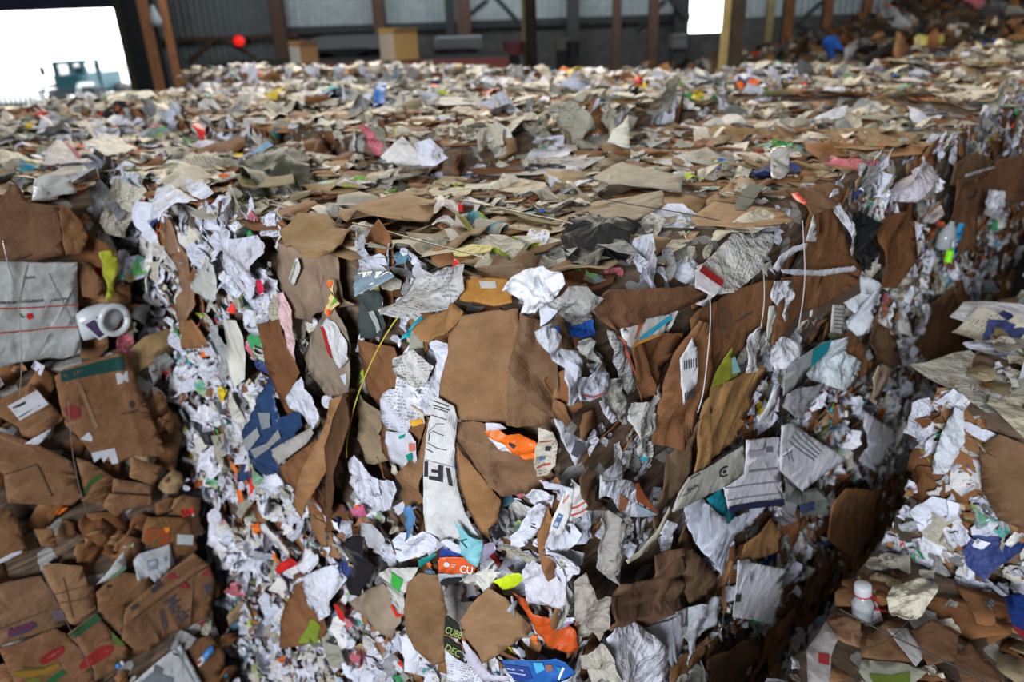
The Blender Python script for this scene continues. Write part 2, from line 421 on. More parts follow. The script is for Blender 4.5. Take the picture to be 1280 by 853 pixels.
def Nn_top(U, V): return abs(np.cross(np.array(U, float), np.array(V, float))[2]) > .5
def scatter(rng, origin, U, V, w, h, look, dens, tilt, out, skip=None, edge=.02, cluster=True):
    gain = {'top': 1.45, 'topwhite': 1.55, 'side': 1.3}.get(look, 1.0)
    if Nn_top(U, V): edge = -.035
    off = (rng.uniform(0, 50), rng.uniform(0, 50))
    """pieces on a rectangle: (library piece, 4x4 matrix, colour, size)"""
    U, V = np.array(U, float), np.array(V, float); Nn = np.cross(U, V); res = []
    for lib, d, spec in LOOK[look]:
        n = int(d * w * h * dens + rng.random())
        for _ in range(n):
            e = rng.choice(LIB[lib]); big = lib in ('bigcard', 'flatpaper')
            a, b = rng.uniform(-edge, w + edge), rng.uniform(-edge, h + edge)
            if lib == 'card' and abs(V[2]) > .5: b = min(b, h - .06)
            if lib == 'bigcard': a = min(max(a, .13), w - .13); b = min(max(b, .13), h - .16 if abs(V[2]) > .5 else h - .13)
            tl = tilt * (.35 if big else 1.0)
            th = abs(rng.gauss(0, tl)); th = min(th, 1.35); ph = rng.uniform(0, 6.283)
            nn = Nn * math.cos(th) + (U * math.cos(ph) + V * math.sin(ph)) * math.sin(th)
            r = rng.gauss(0, .7) if abs(Nn[2]) < .5 else rng.uniform(0, 6.283)
            vv = V * math.cos(r) + U * math.sin(r); vv = vv - nn * (vv @ nn); vv /= np.linalg.norm(vv)
            uu = np.cross(vv, nn)
            s = rng.uniform(.75, 1.25) * (1.0 if lib in ('tiny', 'bigcard') else gain)
            if lib == 'bigcard': z = rng.uniform(-.012, .010) + out * .3
            elif lib == 'card': z = rng.uniform(-.010, .016) + out * .5
            else: z = rng.uniform(-.004, .026) + out
            p = np.array(origin) + U * a + V * b + Nn * z
            if skip and (skip(p) or (big and any(skip(p + U * q1 + V * q2) for q1, q2 in ((.09, .0), (-.09, .0), (0, .1), (0, -.1))))): continue
            c = pal(rng, spec)
            if lib != 'bigcard' and cluster:
                q = noise.noise(Vector((p[0] * 4.5 + off[0], p[1] * 4.5 + off[1], p[2] * 4.5)))
                g = noise.noise(Vector((p[0] * 9 + off[1], p[1] * 9, p[2] * 9 + off[0])))
                white = c[2] > .3
                if white and q < -.12 and rng.random() < .8: continue
                if not white and q > .2 and rng.random() < .6: continue
                if g < -.28 and rng.random() < .8: continue
            k = rng.uniform(.82, 1.12)
            M = np.eye(4); M[:3, 0] = uu * s; M[:3, 1] = vv * s; M[:3, 2] = nn * s; M[:3, 3] = p
            res.append((e, M, (c[0] * k, c[1] * k, c[2] * k, rng.choice((0,) * 7 + (.65,) * 6 + (.9,)) if lib != 'bigcard' else rng.choice((0, 0, 1))), e['s'] * s * s))
    return res
def emit(res, parent, keep, stuffname='shredded_filling'):
    """the largest pieces as parts, everything else of a material as one stuff part"""
    byname = {}
    for r in res: byname.setdefault(PARTNAME[r[0]['k']], []).append(r)
    rest = {}
    for nm, L_ in byname.items():
        L_.sort(key=lambda r: -r[3]); n = int(keep.get(nm, 0))
        for e, M, c, s in L_[:n]:
            o = link(nm, lib_mesh(e), parent, color=c); o.matrix_local = Matrix(M.tolist())
        for r in L_[n:]: rest.setdefault(r[0]['mat'].name, []).append(r)
    for mn, L_ in rest.items():
        Vs, Ts, UVs, Cs = [], [], [], []; b = 0
        for e, M, c, s in L_:
            V = e['V'] @ M[:3, :3].T + M[:3, 3]
            Vs.append(V); Ts.append(e['T'] + b); UVs.append(e['UV']); Cs.append(np.tile(np.array(c, np.float32), (len(V), 1))); b += len(V)
        nm = 'shredded_paper' if mn == 'paper' else 'cardboard_bits'
        me = raw_mesh(nm, np.vstack(Vs), np.vstack(Ts), np.vstack(UVs), np.vstack(Cs), bpy.data.materials[mn])
        tag(link(nm, me, parent), kind='stuff')

def core_mesh(rng, sx, sy, sz, faces):
    """a bulging block, lower corner at the origin"""
    mb = MB(); g = .055
    ux, uy, uz = [max(2, int(v / g)) for v in (sx, sy, sz)]
    idx = {}; V = []; F = []
    off = Vector((rng.uniform(0, 90), rng.uniform(0, 90), 0))
    def vert(i, j, k):
        if (i, j, k) in idx: return idx[(i, j, k)]
        p = Vector((i / ux * sx, j / uy * sy, k / uz * sz)); c = Vector((sx / 2, sy / 2, sz / 2))
        q = p.copy(); r = .05
        for a, s in ((0, sx), (1, sy), (2, sz)): q[a] = min(max(p[a], r), s - r)
        d = p - q
        if d.length > 1e-6:
            d = d.normalized() * r; n = noise.noise((p + off) * 5) * .016 + noise.noise((p + off) * 17) * .008
            p = q + d * (1 + (n - .014) / r)
        idx[(i, j, k)] = len(V); V.append(p); return idx[(i, j, k)]
    for i in range(ux):
        for j in range(uy):
            F.append((vert(i, j, uz), vert(i + 1, j, uz), vert(i + 1, j + 1, uz), vert(i, j + 1, uz)))
            F.append((vert(i, j, 0), vert(i, j + 1, 0), vert(i + 1, j + 1, 0), vert(i + 1, j, 0)))
    for i in range(ux):
        for k in range(uz):
            F.append((vert(i, 0, k), vert(i + 1, 0, k), vert(i + 1, 0, k + 1), vert(i, 0, k + 1)))
            F.append((vert(i, uy, k), vert(i, uy, k + 1), vert(i + 1, uy, k + 1), vert(i + 1, uy, k)))
    for j in range(uy):
        for k in range(uz):
            F.append((vert(0, j, k), vert(0, j, k + 1), vert(0, j + 1, k + 1), vert(0, j + 1, k)))
            F.append((vert(ux, j, k), vert(ux, j + 1, k), vert(ux, j + 1, k + 1), vert(ux, j, k + 1)))
    me = bpy.data.meshes.new('pressed_core'); me.from_pydata(V, [], F); me.materials.append(M_CORE); me.update(); return me
rc = random.Random(3)
CORES = [core_mesh(rc, BX, BY, BH, '') for _ in range(5)]
M_WIRE = flat_mat('baling_wire', (.45, .45, .46), .35, .9)

NB = [0]
def bale(x, y, ztop, faces, label, group, keep, dens=1.0, skip=None, wires=(), bx=BX, by=BY, bh=BH, out=None, near=True):
    """faces: dict face letter -> look. L: -x side, R: -y side, T: top"""
    NB[0] += 1; rng = random.Random(1000 + NB[0])
    root = link('paper_bale', None, loc=to_world((x, y, ztop - bh)), rotz=ANG)
    tag(root, label, 'bale', group)
    if (bx, by, bh) == (BX, BY, BH): me = rng.choice(CORES)
    else: me = core_mesh(rng, bx, by, bh, '')
    c = link('pressed_core', me, root)
    res = []
    base_ = np.array([x, y, ztop - bh])
    sk = (lambda p: covered(p + base_)) if near else None
    o = out or {}
    if 'L' in faces: res += scatter(rng, (0, by, 0), (0, -1, 0), (0, 0, 1), by, bh, faces['L'], dens, .42 if faces['L'] != 'brown' else .3, o.get('L', .0), sk)
    if 'R' in faces: res += scatter(rng, (0, 0, 0), (1, 0, 0), (0, 0, 1), bx, bh, faces['R'], dens, .42 if faces['R'] != 'brown' else .25, o.get('R', .0), sk)
    if 'T' in faces: res += scatter(rng, (0, 0, bh), (1, 0, 0), (0, 1, 0), bx, by, faces['T'], dens, .16, -.004, sk)
    emit(res, root, keep)
    for wx in wires:        # wire loops around the bale, seen on the -y end and along the top
        mb = MB(); rr = random.Random(int(wx * 1000) + NB[0])
        p = [(wx + rr.uniform(-.008, .008), -.034, bh * (i / 9)) for i in range(9)] + [(wx, -.03, bh + .012), (wx, 0.0, bh + .03)] + \
            [(wx + rr.uniform(-.01, .01), by * i / 9, bh + .03 + rr.uniform(-.006, .006)) for i in range(1, 10)]
        mb.tube(p, .0017, 5); mb.build('strapping_wire', M_WIRE, root, True)
    return root
# ------------------------------------------------------------------ the pieces one can tell apart
PLANES.update({
    'E': (np.array([0, 0, TOP]), np.array([1., 0, 0]), np.array([0, .8, .6])),
    'G': (np.array([0, 0, TOP]), np.array([0, -1., 0]), np.array([.8, 0, .6])),
    'A': (np.array([1.4, 0, 0]), np.array([0, -1., 0]), Z),
    'AT': (np.array([0, 0, 3.17]), np.array([1., 0, 0]), np.array([0, 1., 0])),
    'BT': (np.array([0, 0, 2.54]), np.array([1., 0, 0]), np.array([0, 1., 0])),
})
REG = {'a1': (0, 0, 2.977), 'a2': (425, 0, 2.977), 'a3': (850, 0, 2.977), 'a4': (0, 200, 2.977), 'a5': (300, 230, 2.977), 'a6': (600, 230, 2.977), 'a7': (850, 200, 2.977),
       'b1': (0, 400, 3.877), 'b2': (0, 620, 3.657), 'b3': (200, 400, 3.877), 'b4': (250, 600, 3.371), 'b5': (450, 380, 3.28), 'b6': (500, 600, 3.371), 'b7': (780, 400, 3.28),
       'b8': (800, 600, 2.667), 'c1': (1040, 330, 1.631), 'c2': (530, 675, 4.79), 'c3': (0, 700, 5.575), 'c4': (140, 640, 4.007), 'c5': (0, 320, 5.688), 'c6': (860, 340, 10.667),
       'c7': (840, 560, 5.818), 'c8': (1100, 180, 4.739), 'c9': (515, 490, 4.26), 'd1': (100, 180, 3.877), 'p': (0, 0, 1)}
def rz(reg, pts): x, y, s = REG[reg]; return [(x + a / s, y + b / s) for a, b in pts]
RIDGES = {
    'large light brown rounded cardboard sheet at the top of the near corner': [((605, 280), (610, 480), 0.5, 0.012), ((350, 300), (600, 270), 0.12, 0.05), ((480, 90), (520, 330), 0.1, 0.05), ((430, 470), (600, 380), 0.15, 0.03)],
    'dark brown folded kraft bag beside the large rounded cardboard of the near corner': [((612, 250), (810, 470), 0.9, 0.03), ((690, 40), (650, 250), 0.8, 0.025), ((760, 120), (790, 440), -0.6, 0.03), ((660, 190), (800, 400), -0.9, 0.018)],
    'brown triangular cardboard flap under the dark kraft bag at the near corner': [((640, 300), (645, 490), 0.4, 0.015)],
    'brown creased cardboard under the large rounded sheet, holding the orange packet': [((410, 505), (545, 545), -0.8, 0.02), ((530, 560), (530, 620), 0.7, 0.02), ((545, 600), (790, 700), 0.3, 0.04), ((440, 560), (560, 760), 0.5, 0.03)],
    'crumpled white paper ball lying on the top edge of the near corner': [((120, 350), (230, 400), 1.1, 0.02), ((235, 310), (225, 400), -1.2, 0.02), ((160, 455), (300, 380), 1.0, 0.02), ((180, 330), (300, 420), -1.0, 0.015)],
    'dark brown slumped kraft bag on the lower right face': [((900, 500), (1150, 420), -0.8, 0.03), ((895, 590), (1170, 540), 0.8, 0.03), ((1040, 400), (1180, 300), 0.6, 0.03)],
    'dark brown half open carton below the top edge of the right face': [((600, 600), (640, 780), 0.9, 0.02), ((700, 560), (660, 700), -0.8, 0.02)],
    'red brown cardboard roll along the top edge of the right face': [((440, 490), (820, 390), 0.8, 0.02), ((500, 400), (520, 540), -0.7, 0.02)],
    'tall narrow brown board standing left of the stamped box side': [((290, 60), (180, 500), 0.5, 0.02), ((330, 60), (250, 500), -0.5, 0.015)],
    'golden brown torn board in the middle of the right face': [((350, 300), (340, 600), 0.4, 0.02), ((440, 250), (330, 560), 0.3, 0.03), ((540, 200), (420, 480), 0.25, 0.02)],
    'big red brown box panel with brown tape near the right top edge': [((470, 310), (640, 400), 0.25, 0.03), ((560, 160), (520, 540), 0.12, 0.05)],
    'big flattened white box panel with two red lines across the aisle': [((160, 60), (135, 780), -0.25, 0.03)],
    'large plain brown box side above the white box panel': [((0, 190), (215, 172), 0.3, 0.03)],
    'brown box with a dark teal band and white stickers across the aisle': [((440, 490), (655, 460), -0.3, 0.02), ((640, 460), (680, 640), 0.3, 0.02)],
    'brown carton with dark slanted lettering and red triangles': [((90, 545), (440, 280), 0.5, 0.02)],
}
PIECES = []; COVER = []
def P(name, label, cat, plane, reg, pts, col, kind='paper', out=.045, nf=4, sl=.12, pr=0, dec=(), rough=.0, curl=.3, group=None, rot=0, step=.035, glos=.5, tilt=(0, 0), cover=True):
    o, U, V = PLANES[plane]; Nn = np.cross(U, V); px = rz(reg, pts)
    q = [hit(x, y, o + Nn * out, Nn) for x, y in px]
    uv = [((a - o) @ U, (a - o) @ V) for a in q]; cu = sum(a for a, b in uv) / len(uv); cv = sum(b for a, b in uv) / len(uv)
    loc = [(a - cu, b - cv) for a, b in uv]
    d = dict(name=name, label=label, cat=cat, o=o + U * cu + V * cv + Nn * out, U=U, V=V, N=Nn, poly=loc, col=col, kind=kind, nf=nf, sl=sl, pr=pr, dec=dec, rough=rough, curl=curl,
             group=group, rot=rot, step=step, reg=reg, glos=glos, tilt=tilt, rid=RIDGES.get(label, ()))
    PIECES.append(d)
    if cover: COVER.append((d['o'], U, V, Nn, loc))
def in_poly(u, v, poly):
    c = False; j = len(poly) - 1
    for i in range(len(poly)):
        (a, b), (e, f) = poly[i], poly[j]
        if (b > v) != (f > v) and u < (e - a) * (v - b) / (f - b) + a: c = not c
        j = i
    return c
def covered(p, rng_=random.Random(5)):
    for o, U, V, Nn, poly in COVER:
        d = p - o; h = d @ Nn
        if -.10 < h < .12 and in_poly(d @ U, d @ V, poly): return True
    return False
def poly_(pts, col, rough=.7): return ('poly', pts, col)
W1, W2, W3 = (.68, .70, .80), (.58, .60, .70), (.64, .63, .61)
NEWS = (.48, .47, .44); B1, B2, B3, B4, B5 = (.30, .175, .095), (.25, .122, .06), (.20, .092, .043), (.34, .18, .088), (.15, .08, .042)
INK, NAVY, RED, TEAL, GRN, ORG, BLU = (.03, .03, .035), (.02, .03, .11), (.55, .02, .02), (.01, .16, .18), (.03, .16, .05), (.85, .17, .02), (.02, .10, .45)

# -- front corner of the big block, from the top edge down
P('cardboard_sheet', 'large light brown rounded cardboard sheet at the top of the near corner', 'cardboard', 'D', 'b5', [(365, 80), (420, 50), (560, 30), (648, 25), (655, 240), (650, 480), (600, 490), (500, 482), (400, 470), (350, 430), (325, 380), (330, 310), (360, 200)], B1, 'card', .05, 3, .07)
P('kraft_paper_bag', 'dark brown folded kraft bag beside the large rounded cardboard of the near corner', 'bag', 'D', 'b5', [(655, 30), (690, 45), (735, 75), (780, 150), (810, 240), (815, 330), (805, 440), (790, 470), (700, 385), (640, 295), (608, 245), (640, 150)], (.19, .115, .07), 'card', .062, 6, .42, curl=.1)
P('cardboard_flap', 'brown triangular cardboard flap under the dark kraft bag at the near corner', 'cardboard', 'D', 'b5', [(608, 262), (640, 300), (700, 388), (792, 475), (740, 500), (600, 495), (603, 380)], (.24, .145, .085), 'card', .066, 2, .12)
P('cardboard_sheet', 'brown creased cardboard under the large rounded sheet, holding the orange packet', 'cardboard', 'D', 'b5', [(395, 495), (470, 500), (560, 500), (640, 570), (740, 640), (795, 700), (770, 760), (700, 785), (640, 800), (570, 795), (520, 730), (440, 640), (388, 580)], (.25, .15, .09), 'card', .05, 5, .16)
P('cardboard_sheet', 'orange brown curved cardboard right of the long white strip', 'cardboard', 'D', 'p', [(568, 552), (580, 570), (605, 600), (626, 628), (622, 650), (612, 672), (602, 670), (588, 646), (573, 606)], (.33, .18, .085), 'card', .052, 3, .12)
P('cardboard_sheet', 'brown cardboard left of the long white strip, bent in two', 'cardboard', 'L', 'b5', [(265, 460), (285, 480), (262, 650), (258, 820), (175, 850), (140, 800), (170, 700), (240, 600)], (.29, .165, .09), 'card', .05, 4, .22)
P('printed_box_strip', 'long white box strip with big black upside-down letters hanging at the near corner', 'cardboard', 'D', 'c9', [(108, 22), (222, 85), (240, 150), (228, 260), (225, 395), (245, 520), (280, 640), (330, 730), (385, 800), (300, 808), (240, 780), (120, 790), (75, 745), (60, 640), (60, 400), (72, 260), (100, 110)], (.72, .73, .74), 'card', .072, 3, .05, dec=[
    poly_([(66, 370), (84, 370), (84, 452), (64, 450)], INK), poly_([(138, 390), (166, 392), (164, 482), (138, 474), (90, 465), (90, 447), (138, 454), (138, 434), (102, 428), (102, 413), (138, 418)], INK),
    poly_([(180, 402), (200, 406), (218, 500), (196, 496)], INK), poly_([(112, 68), (198, 98), (198, 103), (112, 73)], INK), poly_([(112, 45), (195, 78), (195, 83), (112, 50)], INK), poly_([(115, 83), (190, 108), (190, 112), (115, 87)], INK),
    poly_([(100, 120), (185, 148), (185, 151), (100, 123)], INK), poly_([(84, 212), (130, 168), (170, 170), (170, 173), (131, 171), (86, 214)], INK), poly_([(85, 222), (112, 206), (135, 220), (170, 232), (170, 235), (135, 223), (112, 209), (85, 225)], INK),
    poly_([(80, 268), (130, 298), (185, 310), (185, 313), (130, 301), (80, 271)], INK), poly_([(74, 300), (110, 320), (110, 324), (74, 304)], INK), poly_([(90, 225), (94, 225), (90, 262), (86, 262)], INK), poly_([(66, 360), (230, 400), (230, 403), (66, 363)], (.35, .35, .36))])
P('orange_packet', 'crinkled bright orange plastic packet stuck in the brown cardboard', 'packet', 'D', 'b5', [(508, 525), (560, 510), (600, 532), (650, 538), (722, 575), (717, 640), (670, 645), (628, 612), (590, 570), (540, 552)], (.95, .17, .01), 'plastic', .075, 6, .3, step=.012, dec=[poly_([(610, 560), (640, 575), (632, 585), (612, 572)], INK)])
P('paper_tag', 'small white tag along the top of the orange packet', 'paper', 'D', 'b5', [(513, 488), (575, 492), (602, 512), (520, 522)], W1, 'paper', .08, 1, .1)
P('paper_tag', 'narrow white scrap under the orange packet', 'paper', 'D', 'b5', [(525, 545), (600, 572), (622, 615), (572, 600)], W1, 'paper', .07, 2, .2)
P('comic_page', 'torn newsprint page with red and black drawings right of the orange packet', 'newspaper', 'D', 'b5', [(730, 505), (790, 520), (812, 580), (802, 670), (770, 705), (725, 714), (712, 650), (716, 600), (732, 560)], (.55, .50, .42), 'paper', .082, 5, .25, pr=1, dec=[poly_([(722, 668), (780, 655), (782, 662), (723, 676)], (.5, .1, .06)), poly_([(735, 560), (790, 556), (790, 562), (735, 566)], (.5, .1, .06)), poly_([(760, 585), (785, 590), (780, 606), (758, 602)], INK), poly_([(735, 625), (760, 622), (758, 640), (735, 642)], (.1, .2, .4))])
P('window_form', 'white sheet with a dark square window right of the torn comic page', 'paper', 'R', 'b5', [(795, 470), (830, 480), (847, 520), (946, 575), (880, 668), (850, 600), (815, 520)], W1, 'paper', .085, 2, .1, dec=[poly_([(880, 558), (916, 572), (882, 628), (858, 614)], (.12, .12, .14))])
P('bent_paper', 'tall bent white paper with a raised pointed corner right of the dark kraft bag', 'paper', 'R', 'b5', [(728, 120), (790, 80), (850, 170), (825, 215), (840, 195), (908, 197), (886, 260), (870, 330), (900, 400), (830, 410), (815, 300), (830, 260), (745, 165)], W1, 'paper', .075, 6, .3)
P('torn_paper', 'hollow curling white paper with a faint red line inside the corner gap', 'paper', 'R', 'b5', [(883, 312), (940, 302), (1012, 253), (1028, 290), (1000, 362), (950, 397), (888, 392), (878, 345)], W2, 'paper', .08, 5, .4, dec=[poly_([(895, 365), (940, 375), (990, 350), (990, 355), (940, 381), (895, 371)], (.5, .1, .1))])
P('crumpled_paper', 'crumpled white paper ball lying on the top edge of the near corner', 'paper', 'D', 'a6', [(82, 395), (118, 348), (180, 330), (232, 308), (298, 318), (316, 362), (290, 412), (240, 432), (205, 490), (150, 485), (162, 450), (112, 432)], (.78, .79, .84), 'paper', .085, 11, .55, step=.012)
P('crumpled_newsprint', 'grey crumpled newsprint beside the white paper ball on the corner edge', 'newspaper', 'D', 'a6', [(248, 430), (330, 388), (400, 392), (462, 430), (410, 475), (425, 520), (350, 545), (290, 515), (252, 480)], (.38, .38, .37), 'paper', .07, 11, .5, step=.012, pr=1)
P('orange_envelope', 'orange brown padded envelope on the top edge left of the white paper ball', 'envelope', 'G', 'a5', [(818, 352), (990, 342), (1012, 440), (940, 452), (815, 430)], (.48, .24, .06), 'card', .035, 4, .12, dec=[poly_([(893, 366), (950, 362), (955, 388), (900, 392)], (.55, .55, .52)), poly_([(845, 352), (862, 350), (864, 364), (846, 366)], INK)])
P('crumpled_kraft', 'orange brown crumpled kraft paper below the padded envelope', 'paper', 'G', 'a5', [(640, 545), (700, 490), (800, 455), (835, 480), (800, 520), (760, 565), (665, 578)], (.36, .20, .09), 'card', .05, 7, .35)
P('crumpled_newsprint', 'pale grey printed newsprint draped over the left top edge', 'newspaper', 'G', 'a5', [(505, 460), (560, 420), (640, 350), (720, 312), (850, 318), (842, 402), (720, 470), (610, 515), (530, 500)], (.50, .50, .50), 'paper', .045, 8, .28, step=.015, pr=1)
P('clear_tray', 'glossy blue grey plastic tray standing on the left top edge', 'tray', 'G', 'a5', [(425, 335), (540, 320), (577, 345), (520, 372), (470, 400), (426, 420)], (.28, .38, .46), 'plastic', .055, 2, .15, glos=.08)
P('dark_film_sleeve', 'dark see-through film sleeve below the glossy blue grey tray', 'film', 'L', 'a5', [(428, 418), (500, 392), (540, 420), (552, 520), (520, 570), (442, 580)], (.06, .08, .08), 'plastic', .06, 4, .2, glos=.1, dec=[poly_([(470, 480), (500, 470), (530, 540), (500, 560)], (.5, .52, .52))])
P('cardboard_sheet', 'brown box side with a ragged lower edge right of the yellow strap', 'cardboard', 'L', 'b5', [(0, 142), (125, 185), (140, 230), (190, 330), (240, 400), (255, 470), (262, 500), (240, 600), (130, 640), (100, 600), (85, 500), (70, 430), (10, 355)], B2, 'card', .04, 4, .12)
P('text_page', 'white rounded page with small print on the brown box side', 'paper', 'L', 'b5', [(82, 400), (92, 368), (120, 350), (155, 352), (182, 382), (200, 450), (207, 500), (190, 532), (110, 512), (90, 470)], W1, 'paper', .055, 2, .08, pr=1)
P('label_page', 'white page with teal and salmon patches below the rounded page', 'paper', 'L', 'b5', [(104, 522), (200, 530), (236, 560), (236, 640), (192, 682), (118, 640)], W1, 'paper', .058, 3, .1, dec=[poly_([(205, 570), (235, 566), (236, 598), (210, 602)], (.75, .2, .13)), poly_([(190, 620), (222, 605), (222, 632), (200, 655)], (.0, .3, .22)), poly_([(163, 540), (185, 534), (183, 548), (164, 552)], (0, .3, .25))])
P('photo_card', 'small orange and black picture card between the rounded page and the white strip', 'card', 'L', 'b5', [(138, 420), (170, 393), (262, 450), (266, 490), (220, 502), (190, 470)], (.62, .50, .35), 'paper', .062, 3, .2, dec=[poly_([(140, 422), (160, 405), (195, 450), (190, 466)], INK), poly_([(205, 480), (258, 470), (262, 488), (222, 500)], (.85, .42, .03)), poly_([(180, 405), (200, 415), (195, 430), (178, 420)], (.6, .06, .04)), poly_([(215, 440), (250, 455), (235, 465)], (.8, .25, .03))])
P('printed_form', 'white printed form pinched above the rounded page', 'paper', 'L', 'b5', [(133, 225), (215, 188), (292, 262), (268, 322), (235, 350), (205, 345), (150, 280)], W3, 'paper', .06, 4, .18, pr=1)
P('paper_strip', 'upright folded white paper strip left of the large rounded cardboard', 'paper', 'L', 'b5', [(290, 150), (325, 143), (357, 165), (352, 260), (322, 350), (307, 425), (257, 443), (253, 397), (290, 330), (312, 240)], W1, 'paper', .068, 5, .22)
P('cardboard_tube', 'tan curling cardboard roll below the rounded page', 'cardboard', 'L', 'b5', [(0, 370), (40, 400), (75, 470), (70, 540), (110, 600), (115, 645), (30, 655), (5, 600)], (.30, .24, .17), 'card', .045, 6, .3)

# -- left face of the big block
P('cardboard_sheet', 'wide tan crumpled cardboard panel under the left top corner edge', 'cardboard', 'L', 'a5', [(165, 215), (220, 235), (352, 268), (366, 330), (372, 430), (420, 452), (300, 475), (265, 520), (200, 500), (150, 400), (150, 290)], (.30, .215, .155), 'card', .045, 6, .2)
P('white_ribbed_card', 'white card with three thin lines on the wide tan panel', 'card', 'L', 'a5', [(205, 280), (215, 275), (225, 310), (200, 380), (178, 358)], W3, 'paper', .06, 1, .05, dec=[poly_([(208, 290), (212, 291), (190, 365), (186, 362)], (.3, .35, .2))])
P('candy_wrapper', 'small orange and green sweet wrapper on the wide tan panel', 'wrapper', 'L', 'a5', [(335, 355), (352, 360), (358, 400), (368, 440), (350, 460), (338, 505), (322, 470), (330, 420)], (.75, .55, .25), 'plastic', .068, 5, .4, step=.01, dec=[poly_([(337, 358), (352, 362), (354, 382), (342, 382)], (.9, .15, .02)), poly_([(345, 392), (358, 400), (357, 435), (340, 455)], (.1, .45, .03)), poly_([(325, 465), (345, 470), (338, 500)], (.85, .12, .02))])
P('grey_board', 'grey tan board with a folded corner below the sweet wrapper', 'cardboard', 'L', 'a5', [(235, 650), (262, 560), (302, 488), (345, 440), (405, 540), (412, 600), (410, 740), (395, 785), (330, 792), (250, 702)], (.33, .265, .20), 'card', .055, 3, .1, dec=[poly_([(372, 715), (402, 702), (402, 742), (390, 750)], W1)])
P('red_edged_card', 'white folded leaflet with a dark red stripe on the grey tan board', 'leaflet', 'L', 'a5', [(293, 530), (325, 500), (350, 520), (398, 590), (408, 650), (370, 688), (332, 622)], (.66, .66, .68), 'paper', .072, 3, .18, dec=[poly_([(296, 532), (308, 530), (345, 620), (352, 648), (340, 640)], (.45, .02, .02))])
P('pink_sheet', 'pale pink sheet in the left face beside the tan panel', 'paper', 'L', 'a5', [(140, 408), (168, 400), (195, 470), (190, 560), (207, 662), (182, 610), (150, 520)], (.75, .50, .52), 'paper', .06, 3, .15)
P('cardboard_sheet', 'long slanting brown board left of the pink sheet', 'cardboard', 'L', 'b3', [(478, 18), (570, 0), (612, 130), (672, 260), (622, 380), (650, 440), (620, 462), (560, 330), (520, 200)], B3, 'card', .058, 2, .08)
P('white_scrap', 'white torn envelope below the long slanting brown board', 'paper', 'L', 'b3', [(608, 383), (672, 280), (700, 335), (742, 372), (768, 470), (742, 532), (690, 472), (630, 425)], W1, 'paper', .066, 4, .2)
P('blue_sack', 'blue and grey patterned plastic sack in the left face', 'bag', 'L', 'b3', [(372, 790), (358, 690), (430, 570), (495, 420), (500, 300), (490, 190), (528, 250), (545, 380), (590, 470), (640, 450), (665, 440), (672, 520), (640, 580), (560, 620), (575, 742), (470, 770)], (.02, .055, .14), 'plastic', .052, 7, .22, step=.02, glos=.35, dec=[
    poly_([(450, 575), (520, 500), (540, 540), (500, 600), (455, 620)], (.30, .31, .31)), poly_([(505, 600), (560, 580), (600, 520), (610, 560), (560, 610), (510, 650)], (.27, .28, .28)), poly_([(460, 640), (490, 630), (485, 700), (465, 690)], (.25, .26, .27)), poly_([(520, 430), (560, 440), (580, 500), (545, 510)], (.22, .24, .26)), poly_([(388, 690), (402, 686), (410, 740), (394, 745)], (.55, .57, .6))])
P('grey_strip', 'grey white paper strip across the blue sack', 'paper', 'L', 'b3', [(540, 630), (640, 572), (735, 520), (748, 550), (690, 612), (580, 702), (565, 680)], (.42, .40, .38), 'paper', .062, 2, .12)
P('cardboard_sheet', 'square brown board below the blue sack', 'cardboard', 'L', 'b3', [(578, 712), (755, 580), (765, 640), (738, 720), (650, 822), (600, 770)], B2, 'card', .056, 2, .08)
P('folded_carton', 'tall dark brown folded carton standing proud of the left face', 'carton', 'L', 'p', [(420, 496), (446, 494), (452, 520), (440, 570), (430, 600), (412, 640), (395, 657), (385, 650), (390, 620), (400, 560), (410, 520)], B5, 'card', .085, 3, .25, tilt=(.5, 0))
P('carton_edge', 'orange brown corrugated board edge beside the tall folded carton', 'carton', 'L', 'p', [(401, 505), (412, 500), (422, 500), (412, 540), (404, 590), (392, 640), (382, 622), (392, 560)], (.36, .2, .1), 'card', .08, 2, .2, tilt=(-.6, 0))
P('cardboard_sheet', 'narrow brown board reaching down the white shredded face', 'cardboard', 'L', 'd1', [(415, 345), (445, 370), (470, 480), (530, 550), (520, 640), (560, 780), (545, 850), (470, 853), (465, 700), (450, 580), (415, 520)], (.30, .185, .12), 'card', .045, 4, .16)
P('white_sheet', 'white limp sheet hanging over the far top corner of the shredded face', 'paper', 'G', 'd1', [(372, 215), (430, 190), (500, 235), (560, 262), (480, 290), (430, 320), (380, 375), (350, 310)], (.76, .78, .85), 'paper', .06, 5, .22)
P('white_sheet', 'white folded sheet beside the limp one near the far top corner', 'paper', 'G', 'd1', [(520, 170), (600, 185), (642, 230), (610, 265), (540, 250), (515, 210)], (.72, .74, .82), 'paper', .06, 5, .25)
P('grey_card', 'pale grey triangular card in the shredded face', 'card', 'L', 'd1', [(612, 560), (640, 590), (668, 750), (650, 765), (545, 715), (532, 690)], (.50, .53, .50), 'paper', .055, 2, .12)
P('paper_bundle', 'tall rumpled white paper bundle in the middle of the shredded face', 'paper', 'L', 'd1', [(635, 420), (700, 395), (760, 450), (830, 450), (880, 500), (865, 600), (840, 680), (830, 760), (770, 740), (700, 680), (660, 600), (650, 500)], (.60, .61, .70), 'paper', .05, 9, .4, step=.02)
P('red_scrap', 'small crimson scrap at the edge of the white paper bundle', 'card', 'L', 'd1', [(855, 665), (875, 660), (893, 710), (865, 742), (852, 700)], (.65, .02, .06), 'paper', .06, 1, .1)
P('white_board', 'long cream white board hanging in the shredded face', 'card', 'L', 'b3', [(290, 0), (372, 0), (400, 80), (418, 180), (405, 290), (372, 335), (345, 280), (320, 150)], (.68, .67, .60), 'paper', .055, 3, .12)
